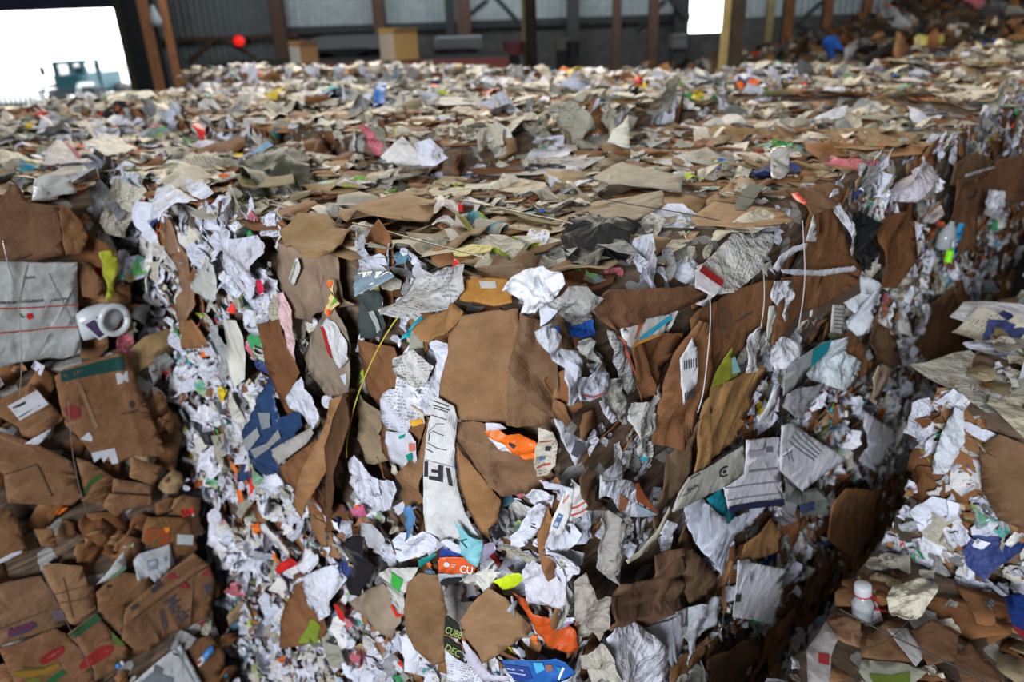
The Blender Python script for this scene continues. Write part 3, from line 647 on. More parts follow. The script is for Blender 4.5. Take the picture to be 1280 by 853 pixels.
P('printed_crumple', 'speckled colour print paper squeezed between brown and cream boards', 'paper', 'L', 'b3', [(235, 30), (290, 20), (330, 150), (345, 260), (330, 300), (270, 230), (235, 130)], (.33, .35, .36), 'paper', .05, 8, .4, pr=1, step=.02)
P('cardboard_sheet', 'brown board with a torn tip beside the speckled print', 'cardboard', 'L', 'b3', [(88, 0), (150, 0), (225, 95), (228, 135), (200, 140), (105, 140)], B4, 'card', .055, 2, .1)
P('black_sleeve', 'black plastic sleeve low on the left face', 'plastic', 'L', 'b4', [(625, 262), (650, 232), (688, 240), (707, 300), (705, 390), (675, 492), (640, 480), (612, 430), (640, 330)], (.015, .015, .02), 'plastic', .075, 5, .3, glos=.4)
P('red_scrap', 'bright red scrap low in the white shreds', 'plastic', 'L', 'b4', [(320, 375), (345, 345), (388, 328), (417, 355), (378, 375), (333, 397)], (.75, .02, .02), 'plastic', .07, 2, .2)
P('red_scrap', 'small red packet end under the white crumple low on the left face', 'plastic', 'L', 'b4', [(557, 530), (575, 522), (612, 560), (605, 600), (585, 590)], (.75, .02, .02), 'plastic', .07, 1, .2)
P('white_crumple', 'white fan of crumpled paper left of the black sleeve', 'paper', 'L', 'b4', [(458, 410), (425, 425), (440, 400), (500, 383), (570, 388), (605, 430), (562, 500), (562, 560), (522, 582), (468, 522)], W1, 'paper', .065, 7, .35, step=.02)
P('tan_clump', 'tan crushed paper pulp right of the black sleeve', 'paper', 'L', 'b4', [(640, 510), (700, 470), (740, 458), (832, 540), (848, 600), (792, 690), (740, 672), (700, 560)], (.38, .30, .22), 'card', .055, 7, .3)
P('printed_carton', 'brown carton piece with two green squares low on the left face', 'carton', 'L', 'b4', [(380, 410), (450, 390), (485, 430), (462, 520), (505, 550), (545, 622), (500, 682), (440, 695), (365, 690), (362, 560)], B2, 'card', .06, 3, .12, dec=[poly_([(480, 545), (515, 541), (527, 585), (492, 592)], (.22, .30, .03)), poly_([(455, 595), (505, 622), (470, 697), (425, 682)], (.22, .30, .03))])
P('white_tube', 'thin white rolled paper slanting in the shreds', 'paper', 'L', 'b4', [(254, 190), (268, 185), (370, 305), (372, 322), (355, 320), (256, 205)], (.72, .73, .74), 'card', .07, 1, .1)
P('pink_cup', 'pink plastic cap with orange top in the left face', 'cap', 'L', 'b4', [(642, 135), (655, 108), (690, 115), (700, 148), (670, 162)], (.55, .12, .22), 'plastic', .075, 2, .5, dec=[poly_([(655, 105), (668, 103), (672, 116), (660, 120)], (.85, .15, .02))])
P('orange_tag', 'tiny orange tag high in the white shreds', 'tag', 'L', 'b4', [(153, 42), (173, 45), (184, 97), (162, 98)], (.95, .17, .02), 'paper', .06, 0, 0)
P('white_disc_page', 'two overlapping white pages left below the brown box side', 'paper', 'L', 'b3', [(905, 692), (942, 655), (1000, 738), (1060, 770), (1072, 853), (960, 853), (960, 778), (925, 742)], W1, 'paper', .06, 3, .15)
P('white_sheet', 'pair of white sheets right of the tall carton in the left face', 'paper', 'L', 'b4', [(662, 0), (820, 0), (835, 40), (800, 130), (740, 135), (680, 90)], W1, 'paper', .06, 4, .18)
P('grey_sheet', 'light grey sheet above the black sleeve', 'paper', 'L', 'b4', [(675, 175), (735, 190), (775, 260), (760, 300), (708, 285), (680, 240)], (.50, .52, .56), 'paper', .068, 2, .12)
P('blue_ribbon', 'blue folded plastic ribbon in the shreds left of the long white strip', 'ribbon', 'L', 'b4', [(870, 110), (890, 105), (905, 160), (885, 250), (878, 312), (848, 300), (862, 200)], (.10, .25, .50), 'plastic', .075, 3, .3)
P('green_print_page', 'white page with a green mark and red scrawl low on the left face', 'paper', 'L', 'b4', [(770, 385), (810, 365), (905, 380), (880, 450), (850, 500), (850, 580), (815, 560), (790, 470)], W3, 'paper', .06, 4, .16, dec=[poly_([(815, 378), (858, 420), (848, 472), (822, 440)], (.05, .42, .06)), poly_([(800, 530), (808, 528), (830, 570), (850, 575), (850, 582), (825, 580)], (.7, .03, .02))])

# -- lower front corner
P('round_cardboard', 'curved brown cardboard with torn slits low at the near corner, left part', 'cardboard', 'D', 'b6', [(30, 440), (80, 395), (165, 400), (180, 480), (200, 560), (185, 640), (190, 760), (140, 780), (60, 720), (25, 640), (18, 540)], (.27, .165, .09), 'card', .05, 5, .16)
P('round_cardboard', 'round light brown cardboard disc low at the near corner', 'cardboard', 'D', 'b6', [(252, 600), (300, 530), (372, 458), (445, 490), (500, 560), (560, 625), (540, 650), (440, 722), (345, 772), (290, 720), (258, 650)], (.34, .21, .12), 'card', .078, 4, .1)
P('drink_packet', 'orange packet with white lettering under a teal sheet near the corner', 'packet', 'D', 'c2', [(92, 108), (180, 104), (240, 108), (312, 170), (290, 208), (88, 198)], (.85, .12, .02), 'plastic', .09, 1, .05, dec=[
    ('text', 'CU', (214, 190), (290, 200), 44, (.8, .8, .8)), poly_([(118, 140), (130, 130), (146, 132), (156, 144), (150, 158), (134, 162), (120, 154)], (.7, .7, .72)), poly_([(164, 140), (190, 144), (190, 150), (164, 146)], (.7, .65, .6)), poly_([(164, 154), (186, 157), (186, 162), (164, 159)], (.7, .65, .6))])
P('blue_sheet', 'deep blue band above the orange lettered packet', 'card', 'D', 'c2', [(98, 60), (110, 50), (215, 80), (238, 106), (90, 108)], (.015, .05, .28), 'paper', .085, 1, .05)
P('black_tray_edge', 'grey and black tray edge under the orange lettered packet', 'tray', 'D', 'c2', [(82, 205), (240, 205), (235, 240), (190, 262), (100, 278), (90, 250)], (.35, .38, .42), 'plastic', .082, 1, .08, dec=[poly_([(112, 232), (150, 224), (226, 224), (222, 246), (180, 262), (104, 272), (96, 250)], (.015, .015, .015))])
P('teal_sheet', 'pale teal crumpled sheet hanging over the orange lettered packet', 'paper', 'D', 'b6', [(228, 180), (250, 200), (290, 240), (347, 262), (345, 300), (328, 365), (290, 345), (255, 320), (250, 240)], (.22, .56, .62), 'plastic', .1, 5, .2, step=.015, dec=[poly_([(250, 262), (280, 248), (283, 252), (262, 266), (285, 285), (280, 288)], (.03, .12, .14))])
P('white_band', 'curled white band above the deep blue band', 'paper', 'D', 'b6', [(170, 262), (195, 250), (260, 285), (262, 315), (215, 300)], W1, 'paper', .095, 1, .1)
P('teal_folder', 'dark teal folder edge left of the orange lettered packet', 'card', 'D', 'b6', [(75, 342), (150, 308), (156, 318), (110, 355), (78, 375)], (.01, .22, .21), 'paper', .085, 1, .1)
P('neon_wrapper', 'neon yellow green wrapper low at the near corner', 'wrapper', 'D', 'b6', [(386, 436), (425, 425), (450, 398), (500, 388), (524, 398), (526, 416), (480, 450), (430, 462)], (.62, .78, .01), 'plastic', .095, 5, .35, step=.012)
P('cream_crumple', 'cream and white crumpled tissue beside the neon wrapper', 'paper', 'D', 'b6', [(248, 430), (280, 405), (330, 370), (400, 362), (435, 395), (390, 425), (350, 470), (300, 455)], (.68, .67, .62), 'paper', .088, 7, .4, step=.015)
P('orange_bag', 'deep orange plastic bag folded around the lower near corner', 'bag', 'D', 'b6', [(472, 480), (525, 500), (560, 560), (660, 590), (740, 640), (752, 715), (700, 727), (640, 710), (570, 630), (530, 560)], (.60, .09, .01), 'plastic', .07, 6, .3, step=.02)
P('black_carton_strip', 'black carton strip with yellow green capital letters', 'carton', 'D', 'c2', [(125, 470), (140, 458), (205, 510), (222, 560), (215, 600), (120, 565)], (.03, .035, .03), 'card', .085, 1, .04, dec=[('text', 'CUBE', (124, 548), (218, 588), 42, (.35, .42, .12))])
P('black_carton_strip', 'second black lettered carton strip just below the first', 'carton', 'D', 'c2', [(115, 585), (150, 590), (222, 640), (240, 740), (180, 700), (120, 650)], (.03, .035, .03), 'card', .085, 1, .04, dec=[('text', 'DEC', (122, 652), (210, 700), 42, (.30, .38, .12))])
P('white_notice', 'white notice with small grey print under the black lettered strips', 'paper', 'D', 'c2', [(125, 660), (190, 710), (265, 750), (300, 853), (140, 853)], W1, 'paper', .08, 2, .08, pr=1)
P('paper_band', 'long purple tinged white band curving under the round disc', 'paper', 'D', 'c2', [(225, 605), (250, 615), (310, 680), (350, 760), (400, 815), (520, 830), (500, 853), (360, 850), (300, 800), (260, 720)], (.62, .58, .70), 'paper', .087, 3, .12)
P('blue_catalogue', 'bright blue printed catalogue cover at the bottom of the near corner', 'catalogue', 'D', 'b6', [(425, 765), (560, 768), (660, 752), (700, 770), (742, 812), (700, 845), (560, 860), (480, 842)], (.02, .12, .42), 'paper', .1, 4, .12, dec=[
    poly_([(440, 775), (540, 790), (560, 830), (490, 838)], (.02, .05, .25)), poly_([(560, 775), (600, 770), (610, 800), (575, 812)], (.08, .45, .75)), poly_([(612, 782), (640, 780), (645, 805), (620, 812)], (.35, .16, .08)), poly_([(450, 788), (520, 798), (520, 802), (450, 792)], (.5, .55, .7)), poly_([(460, 802), (530, 812), (530, 816), (460, 806)], (.5, .55, .7)), poly_([(685, 790), (694, 793), (672, 840), (664, 838)], (.8, .8, .82)), poly_([(655, 790), (680, 795), (670, 815)], (.02, .3, .5))])
P('crumpled_paper', 'large limp crumpled white paper with dark creases at the lower corner', 'paper', 'D', 'b6', [(515, 372), (560, 345), (605, 378), (622, 440), (660, 392), (722, 328), (777, 332), (770, 372), (702, 422), (732, 480), (705, 520), (650, 547), (575, 532), (540, 562), (525, 470)], (.66, .65, .74), 'paper', .1, 9, .42, step=.015)
P('circle_page', 'long white page with small stamped marks above the lower crumple', 'paper', 'D', 'b6', [(462, 240), (500, 210), (540, 130), (590, 98), (622, 120), (600, 180), (575, 230), (500, 292), (466, 285)], W1, 'paper', .092, 4, .2, dec=[poly_([(553, 180), (570, 186), (569, 190), (552, 184)], INK), poly_([(550, 190), (574, 198), (573, 202), (549, 194)], INK)])
P('priority_envelope', 'white envelope with a blue framed label and red print', 'envelope', 'D', 'b6', [(628, 218), (640, 170), (680, 78), (722, 12), (732, 60), (715, 140), (690, 225), (660, 236)], (.70, .69, .68), 'paper', .096, 2, .1, dec=[poly_([(642, 190), (668, 138), (688, 150), (664, 205)], (.10, .20, .42)), poly_([(648, 188), (669, 147), (681, 154), (662, 195)], (.6, .62, .68)), poly_([(684, 92), (708, 62), (712, 70), (688, 100)], (.6, .25, .2))])
P('red_line_cup', 'white paper cup side with two red rings', 'cup', 'D', 'b6', [(722, 0), (760, 30), (800, 90), (800, 130), (712, 182), (720, 100)], (.62, .60, .60), 'paper', .085, 3, .25, dec=[poly_([(722, 118), (790, 88), (792, 94), (722, 126)], (.5, .06, .05)), poly_([(720, 148), (795, 112), (797, 118), (720, 156)], (.5, .06, .05))])
P('brown_bag', 'dark brown slumped kraft bag on the lower right face', 'bag', 'R', 'b6', [(898, 500), (925, 440), (1050, 400), (1090, 330), (1180, 280), (1200, 420), (1190, 560), (1100, 602), (980, 640), (890, 640), (892, 560)], (.17, .10, .065), 'card', .08, 7, .3)
P('white_sheet', 'big creased white sheets bulging at the bottom of the right face', 'paper', 'R', 'b6', [(898, 690), (990, 592), (1060, 650), (1110, 720), (1156, 812), (1130, 870), (900, 870)], (.66, .67, .75), 'paper', .11, 6, .25)
P('white_sheet', 'smooth white sheet behind the big creased ones, lower right face', 'paper', 'R', 'b6', [(1040, 622), (1110, 600), (1190, 568), (1200, 680), (1150, 790), (1080, 700)], W1, 'paper', .085, 2, .1)
P('grey_roll', 'grey flattened roll of wet newsprint hanging on the corner', 'newspaper', 'R', 'b6', [(858, 172), (900, 138), (937, 180), (932, 300), (915, 442), (880, 420), (848, 380), (870, 260)], (.33, .31, .29), 'paper', .095, 8, .42, step=.015)
P('grey_roll', 'brown grey crushed paper wad beside the limp white crumple', 'newspaper', 'D', 'b6', [(732, 420), (785, 388), (832, 500), (893, 520), (882, 640), (842, 692), (790, 642), (735, 560)], (.36, .32, .28), 'paper', .09, 9, .42, step=.015)
P('grey_fan', 'pale fanned paper wad at the very bottom of the corner', 'newspaper', 'D', 'b6', [(755, 740), (845, 700), (903, 740), (910, 800), (940, 860), (810, 860), (770, 800)], (.46, .43, .37), 'paper', .1, 9, .5, step=.015)
P('magazine_spread', 'white and rust magazine page folded on the upper right face', 'magazine', 'R', 'b6', [(840, 0), (975, 5), (1035, 85), (1080, 145), (960, 160), (880, 70), (845, 60)], W1, 'paper', .09, 3, .14, dec=[poly_([(985, 15), (1000, 8), (1080, 140), (1000, 90)], (.35, .09, .03)), poly_([(920, 55), (965, 90), (960, 135), (930, 140)], (.45, .17, .07)), poly_([(1000, 105), (1075, 142), (1000, 152)], (.4, .5, .6))])

# -- right face
P('open_carton', 'dark brown half open carton below the top edge of the right face', 'carton', 'R', 'a6', [(555, 612), (700, 560), (755, 552), (742, 620), (660, 765), (600, 815), (575, 740)], B3, 'card', .06, 3, .22)
P('leaflet', 'white and orange leaflet with a sky blue stripe inside the half open carton', 'leaflet', 'R', 'a6', [(524, 540), (600, 510), (640, 500), (714, 485), (716, 508), (690, 555), (560, 610), (532, 590)], (.68, .66, .64), 'paper', .075, 2, .1, dec=[poly_([(590, 574), (708, 488), (717, 502), (602, 587)], (.03, .42, .62)), poly_([(560, 590), (690, 556), (565, 609)], (.80, .35, .05)), poly_([(585, 520), (610, 512), (575, 570), (560, 585)], (.65, .17, .06))])
P('red_bound_book', 'thin booklet with a salmon red spine beside the half open carton', 'booklet', 'R', 'a6', [(480, 545), (500, 550), (580, 690), (585, 770), (560, 790), (520, 720), (490, 640)], (.42, .42, .42), 'paper', .07, 3, .2, pr=1, dec=[poly_([(505, 560), (530, 590), (580, 700), (578, 712), (540, 640)], (.70, .14, .08))])
P('cardboard_sheet', 'red brown cardboard roll along the top edge of the right face', 'cardboard', 'R', 'a6', [(433, 480), (515, 405), (640, 390), (812, 372), (822, 420), (745, 470), (640, 500), (560, 522), (500, 545)], (.20, .105, .06), 'card', .07, 4, .25)
P('cardboard_sheet', 'big brown box side with a faint round stamp on the right face', 'cardboard', 'R', 'c6', [(20, 640), (140, 500), (330, 440), (560, 330), (850, 190), (1000, 110), (1125, 95), (1110, 420), (1080, 640), (1000, 760), (900, 853), (700, 1100), (560, 1350), (380, 1400), (200, 1300), (60, 1000)], B2, 'card', .055, 3, .07, dec=[
    poly_([(440, 540), (490, 490), (560, 485), (610, 540), (600, 700), (560, 830), (480, 850), (435, 760), (425, 640)], (.175, .09, .05)), poly_([(460, 560), (500, 515), (560, 510), (585, 550), (540, 600), (480, 600)], (.14, .075, .045)), poly_([(450, 640), (590, 630), (585, 680), (450, 690)], (.14, .075, .045)), poly_([(450, 720), (570, 710), (555, 770), (460, 780)], (.14, .075, .045)), poly_([(665, 660), (780, 590), (880, 520), (885, 550), (780, 620), (660, 692)], (.12, .065, .04))])
P('cardboard_flap', 'tall narrow brown board standing left of the stamped box side', 'cardboard', 'R', 'b7', [(230, 150), (275, 70), (300, 0), (345, 10), (340, 200), (292, 390), (265, 470), (232, 532), (150, 520), (175, 280)], B2, 'card', .075, 2, .14, tilt=(.25, 0))
P('barcode_label', 'long white barcode label on the tall narrow board', 'label', 'R', 'b7', [(240, 165), (280, 72), (298, 130), (292, 262), (246, 352)], (.66, .66, .68), 'paper', .095, 1, .05, tilt=(.25, 0), dec=[poly_([(250 + i * 7, 170 - i * 3), (253 + i * 7, 168 - i * 3), (253 + i * 7, 205 - i * 3), (250 + i * 7, 207 - i * 3)], INK) for i in range(6)] + [poly_([(248 + i * 6, 300 - i * 4), (251 + i * 6, 298 - i * 4), (251 + i * 6, 330 - i * 4), (248 + i * 6, 332 - i * 4)], INK) for i in range(6)])
P('lime_triangle', 'olive yellow triangular card with a pale blue corner', 'card', 'R', 'b7', [(348, 268), (445, 110), (475, 216), (440, 240), (362, 302)], (.30, .32, .03), 'paper', .075, 1, .08, dec=[poly_([(440, 160), (455, 150), (473, 212), (440, 222)], (.30, .55, .58))])
P('cardboard_sheet', 'golden brown torn board in the middle of the right face', 'cardboard', 'R', 'b7', [(300, 480), (338, 335), (372, 280), (440, 250), (562, 185), (582, 200), (532, 320), (502, 430), (470, 492), (280, 628)], (.34, .20, .085), 'card', .085, 2, .09)
P('cardboard_strip', 'long dark grey brown board slanting under the golden board', 'cardboard', 'R', 'b7', [(115, 853), (130, 740), (175, 640), (300, 400), (342, 350), (350, 385), (292, 500), (255, 720), (222, 700), (170, 790), (150, 853)], (.16, .11, .07), 'card', .07, 3, .16)
P('white_box_board', 'grey white box board with a round black emblem and small name', 'cardboard', 'R', 'c7', [(0, 465), (50, 330), (130, 215), (330, 110), (470, 15), (520, -20), (520, 175), (380, 290), (210, 380), (100, 430)], (.50, .49, .44), 'card', .092, 1, .04, dec=[
    poly_([(345, 170), (370, 140), (400, 128), (404, 140), (376, 152), (356, 178), (356, 200), (372, 204), (396, 188), (400, 196), (372, 214), (346, 210)], INK), poly_([(368, 172), (378, 160), (392, 164), (390, 178), (376, 190), (366, 184)], INK),
    ('text', 'RAUN', (112, 318), (188, 284), 24, INK), poly_([(60, 350), (130, 318), (130, 322), (60, 354)], INK), poly_([(130, 222), (210, 182), (210, 187), (130, 227)], INK), poly_([(150, 190), (470, 0), (470, -14), (140, 190)], INK)])
P('form_sheet', 'white ruled form with a navy bottom band on the right face', 'paper', 'R', 'c7', [(528, -60), (790, -75), (795, 365), (505, 415), (415, 450), (375, 290), (420, 265), (515, 190)], (.70, .70, .77), 'paper', .1, 2, .05, dec=[
    poly_([(410, 432), (500, 412), (795, 362), (796, 408), (500, 450), (425, 480)], (.02, .022, .07)), poly_([(380, 290), (795, 240), (795, 246), (380, 296)], (.3, .3, .38)), poly_([(400, 380), (795, 320), (795, 325), (400, 386)], (.3, .3, .38)), poly_([(552, 164), (770, 142), (770, 156), (552, 178)], (.3, .3, .36)),
    poly_([(680, -5), (735, -8), (735, 30), (680, 32)], (.2, .2, .3)), poly_([(545, 20), (670, 10), (670, 55), (545, 60)], (.5, .5, .58))])
P('grid_sheet', 'white sheet with a thin grey grid right of the navy banded form', 'paper', 'R', 'b7', [(632, 428), (700, 425), (790, 490), (882, 560), (740, 707), (700, 670), (640, 620)], (.74, .75, .82), 'paper', .1, 1, .04, dec=[
    poly_([(676 + i * 26, 498 + i * 17 - 0), (680 + i * 26, 496 + i * 17), (728 + i * 26 - 4, 455 + i * 20), (724 + i * 26 - 4, 457 + i * 20)], (.2, .2, .22)) for i in range(5)] + [poly_([(676 + j * 17, 498 - j * 15), (679 + j * 17, 494 - j * 15), (785 + j * 8, 575 - j * 12), (782 + j * 8, 579 - j * 12)], (.2, .2, .22)) for j in range(4)] + [poly_([(668, 530), (672, 528), (686, 575), (682, 577)], (.2, .2, .22)), poly_([(690, 545), (694, 543), (705, 585), (701, 587)], (.2, .2, .22)), poly_([(650, 560), (700, 540), (701, 544), (651, 564)], (.2, .2, .22))])
P('teal_board', 'bright teal board poking out under the emblem board', 'card', 'R', 'b7', [(338, 735), (405, 690), (428, 760), (458, 800), (432, 838), (393, 832), (375, 790)], (.01, .25, .33), 'paper', .075, 1, .08)
P('white_bag', 'limp white plastic bag hanging below the teal board', 'bag', 'R', 'b8', [(160, 90), (218, 62), (250, 110), (308, 142), (370, 110), (422, 90), (402, 150), (345, 230), (272, 322), (230, 280), (180, 232), (165, 170)], (.60, .64, .75), 'plastic', .085, 7, .22, step=.02)
P('letter_sheet', 'white typed letter sheet hanging low on the right face', 'paper', 'R', 'b8', [(320, 265), (400, 285), (482, 297), (470, 380), (440, 482), (305, 455)], (.76, .77, .84), 'paper', .11, 1, .04, pr=1, dec=[poly_([(312, 380), (338, 384), (334, 408), (310, 404)], (.05, .05, .02))])
P('corrugated_wad', 'orange brown pleated corrugated board on the right face edge', 'cardboard', 'R', 'b8', [(655, 75), (690, 30), (745, 30), (812, 35), (790, 120), (742, 222), (715, 262), (672, 236), (638, 205), (645, 110)], (.38, .19, .09), 'card', .1, 3, .12, dec=[poly_([(700 + i * 22, 50), (706 + i * 22, 50), (690 + i * 18, 225), (684 + i * 18, 225)], (.24, .115, .055)) for i in range(4)])
P('white_rhombus', 'white leaning sheet with a torn hole at the right of the right face', 'paper', 'R', 'b7', [(960, 575), (1005, 520), (985, 440), (995, 380), (1105, 450), (1108, 500), (1070, 560), (1030, 622)], W1, 'paper', .095, 2, .1)
P('wood_block', 'pale orange torn stack of card layers at the right of the right face', 'card', 'R', 'b7', [(982, 230), (1000, 205), (1020, 178), (1032, 195), (1060, 182), (1090, 190), (1127, 205), (1100, 270), (1060, 300), (1040, 352), (995, 300)], (.85, .64, .48), 'card', .1, 3, .14, tilt=(-.2, 0))
P('grey_sheet', 'grey white slanting board with a teal edge on the right face', 'card', 'R', 'b7', [(650, 312), (655, 215), (700, 165), (760, 130), (850, 78), (835, 130), (760, 200), (700, 275)], (.42, .44, .46), 'paper', .085, 1, .06, dec=[poly_([(775, 122), (850, 78), (832, 130), (760, 197)], (.01, .30, .36)), poly_([(645, 200), (665, 190), (678, 225), (655, 240)], (.65, .66, .7)), poly_([(655, 205), (665, 200), (672, 220), (662, 226)], (.02, .06, .35))])
P('white_strip', 'short bright white label strip beside the golden board', 'label', 'R', 'b7', [(543, 395), (572, 380), (620, 270), (645, 262), (607, 415), (553, 427)], (.72, .73, .78), 'paper', .095, 1, .05)
P('cardboard_sheet', 'big red brown box panel with brown tape near the right top edge', 'cardboard', 'R', 'a7', [(375, 440), (465, 430), (470, 300), (515, 170), (560, 160), (600, 230), (645, 400), (640, 490), (540, 550), (460, 590), (370, 700), (330, 690)], B2, 'card', .06, 3, .07, dec=[poly_([(375, 650), (450, 580), (540, 540), (640, 450), (640, 490), (560, 560), (470, 610), (370, 700)], (.12, .08, .055))])
P('white_ribbon', 'curved white paper ribbon high on the right face', 'ribbon', 'R', 'a7', [(345, 402), (370, 360), (425, 322), (470, 308), (475, 326), (430, 345), (392, 378), (365, 418)], (.70, .71, .78), 'paper', .095, 1, .05)
P('white_ribbon', 'long nearly level white ribbon across the taped box panel', 'ribbon', 'R', 'a7', [(370, 408), (430, 407), (520, 413), (640, 393), (647, 410), (540, 433), (430, 430), (378, 420)], (.70, .71, .78), 'paper', .1, 1, .03)
P('white_streamer', 'white twisted paper streamer hanging at the far side of the taped box panel', 'paper', 'R', 'a7', [(578, 150), (585, 112), (605, 108), (618, 130), (622, 200), (632, 280), (650, 345), (635, 357), (605, 270)], (.74, .75, .83), 'paper', .095, 4, .25, step=.015)
P('barcode_label', 'small white label printed with lines on the taped box panel', 'label', 'R', 'a7', [(567, 538), (616, 542), (607, 647), (560, 641)], (.60, .59, .56), 'paper', .075, 0, 0, dec=[poly_([(570, 552 + 14 * i), (610, 556 + 14 * i), (609, 560 + 14 * i), (570, 556 + 14 * i)], (.15, .15, .15)) for i in range(6)])
P('white_triangle', 'slim white triangle of paper on the red brown panel', 'paper', 'R', 'a7', [(468, 302), (496, 205), (508, 230), (507, 306)], W3, 'paper', .09, 0, 0)
P('white_spike', 'pointed white paper spike beside the taped box panel', 'paper', 'R', 'a7', [(330, 545), (352, 543), (364, 575), (345, 640), (325, 697), (318, 690)], (.70, .68, .60), 'paper', .085, 1, .1)
P('white_crumple', 'pair of limp white paper loops near the right top edge', 'paper', 'R', 'a7', [(345, 450), (420, 450), (412, 475), (412, 600), (392, 603), (385, 510), (362, 545), (345, 520)], (.68, .69, .76), 'paper', .085, 4, .25)
P('white_crumple', 'white folded paper twist below the stamped box side', 'paper', 'R', 'b7', [(500, 120), (520, 90), (560, 25), (575, 60), (590, 80), (560, 150), (535, 210), (495, 218)], (.62, .62, .66), 'paper', .09, 5, .3)
P('white_crumple', 'white crumpled leaf above the teal edged board', 'paper', 'R', 'b7', [(620, 110), (665, 72), (722, 90), (730, 130), (690, 160), (650, 195), (622, 205)], (.70, .71, .79), 'paper', .09, 6, .3)
P('silver_film', 'silver grey glossy film bundle under the teal edged board', 'film', 'R', 'b7', [(655, 330), (700, 290), (800, 250), (812, 300), (790, 370), (740, 400), (680, 390)], (.32, .31, .34), 'plastic', .08, 8, .4, step=.015, glos=.2)
P('white_crumple', 'stacked white crumpled sheets right of the teal edged board', 'paper', 'R', 'b7', [(770, 190), (800, 150), (880, 60), (900, 130), (930, 160), (920, 230), (870, 285), (810, 260)], (.56, .62, .66), 'paper', .08, 8, .4, step=.02)
P('cardboard_sheet', 'brown square board with a small silver label right of the white crumples', 'cardboard', 'R', 'b7', [(892, 60), (940, 50), (1010, 130), (1020, 180), (985, 220), (930, 270), (900, 250), (925, 170)], B2, 'card', .075, 3, .12, dec=[poly_([(990, 125), (1008, 118), (1018, 155), (1000, 168)], (.35, .38, .42))])
P('photo_print', 'dark green and grey photo print below the grid sheet', 'print', 'R', 'b7', [(645, 650), (700, 675), (740, 708), (800, 690), (840, 740), (830, 800), (710, 810), (720, 760), (650, 740)], (.20, .22, .20), 'paper', .085, 3, .12, dec=[poly_([(712, 758), (790, 752), (790, 785), (712, 792)], (.07, .11, .25)), poly_([(740, 710), (800, 700), (830, 738), (760, 745)], (.30, .33, .30)), poly_([(655, 665), (690, 690), (670, 720), (650, 700)], (.45, .46, .44))])
P('cardboard_sheet', 'orange brown flat board below the photo print', 'cardboard', 'R', 'b8', [(345, 215), (440, 130), (478, 180), (462, 235), (420, 260), (340, 270)], (.33, .185, .085), 'card', .08, 2, .1)
P('cardboard_sheet', 'brown board behind the typed letter sheet', 'cardboard', 'R', 'b8', [(130, 130), (165, 170), (180, 235), (250, 315), (210, 420), (180, 460), (150, 330), (140, 230)], (.16, .1, .06), 'card', .065, 3, .2)
P('clear_bag', 'grey white crumpled plastic with a barcode beside the brown bag', 'bag', 'R', 'b8', [(140, 480), (165, 440), (235, 390), (265, 385), (262, 440), (220, 520), (180, 560), (150, 618), (152, 540)], (.50, .52, .56), 'plastic', .09, 6, .25, step=.02, glos=.25, dec=[poly_([(188 + i * 8, 462), (192 + i * 8, 461), (190 + i * 8, 505), (186 + i * 8, 506)], (.2, .2, .22)) for i in range(4)])
P('newspaper_sheet', 'crinkled newspaper sheet bent over the right top edge', 'newspaper', 'E', 'a6', [(840, 290), (930, 195), (1010, 188), (1083, 190), (1080, 235), (1040, 330), (950, 400), (868, 412), (832, 370), (800, 310)], (.52, .51, .48), 'paper', .045, 7, .16, step=.02, pr=1)
P('newspaper_sheet', 'yellowed folded newspaper lying behind the crinkled one on top', 'newspaper', 'T', 'a6', [(880, 165), (1040, 100), (1110, 110), (1112, 150), (1060, 160), (930, 195), (850, 230)], (.50, .47, .38), 'paper', .04, 5, .15)
P('red_edged_card', 'white card with a dark red stripe under the crinkled newspaper', 'card', 'E', 'a6', [(797, 325), (828, 303), (905, 365), (900, 390), (870, 420), (800, 388)], (.70, .68, .72), 'paper', .062, 1, .06, dec=[poly_([(828, 304), (906, 364), (898, 384), (812, 330)], (.30, .01, .012))])
# -- top of the near bales
P('cardboard_sheet', 'tan box panel with a broad dark tape lying on top of the near bale', 'cardboard', 'T', 'a7', [(40, 215), (125, 150), (230, 160), (360, 178), (425, 230), (310, 250), (195, 260), (60, 245)], (.40, .26, .15), 'card', .035, 3, .05, dec=[poly_([(205, 152), (262, 85), (312, 95), (245, 190), (205, 187)], (.10, .10, .08))])
P('black_plastic_scrap', 'black crumpled plastic lying on top of the near bale', 'plastic', 'T', 'a6', [(300, 190), (352, 142), (470, 155), (530, 137), (602, 150), (560, 200), (545, 240), (480, 252), (440, 282), (398, 265), (318, 225)], (.012, .012, .012), 'plastic', .045, 7, .4, step=.015, glos=.6)
P('cardboard_sheet', 'tan folded cardboard at the far left of the near bale top', 'cardboard', 'T', 'a5', [(365, 130), (430, 72), (560, 50), (728, 45), (740, 72), (700, 112), (600, 132), (500, 125), (440, 110), (400, 152)], (.38, .25, .135), 'card', .04, 4, .14)
P('cardboard_sheet', 'golden box corner wrapped over the left top edge', 'cardboard', 'T', 'a5', [(145, 168), (220, 140), (330, 138), (432, 172), (350, 240), (300, 262), (235, 262), (165, 205)], (.36, .24, .12), 'card', .03, 5, .16)
P('white_tuft', 'white tuft with a red end where the twisted wire starts', 'tissue', 'T', 'a5', [(718, 90), (740, 55), (800, 58), (830, 75), (800, 92), (745, 98)], (.62, .58, .52), 'paper', .05, 6, .4, step=.015, dec=[poly_([(808, 66), (830, 70), (828, 88), (812, 86)], (.55, .02, .02))])
P('yellow_sheet', 'yellow stained wrapping sheet on top of the near bale', 'paper', 'T', 'a5', [(790, 250), (860, 228), (945, 232), (930, 250), (850, 265), (800, 272)], (.55, .50, .12), 'paper', .04, 3, .15)
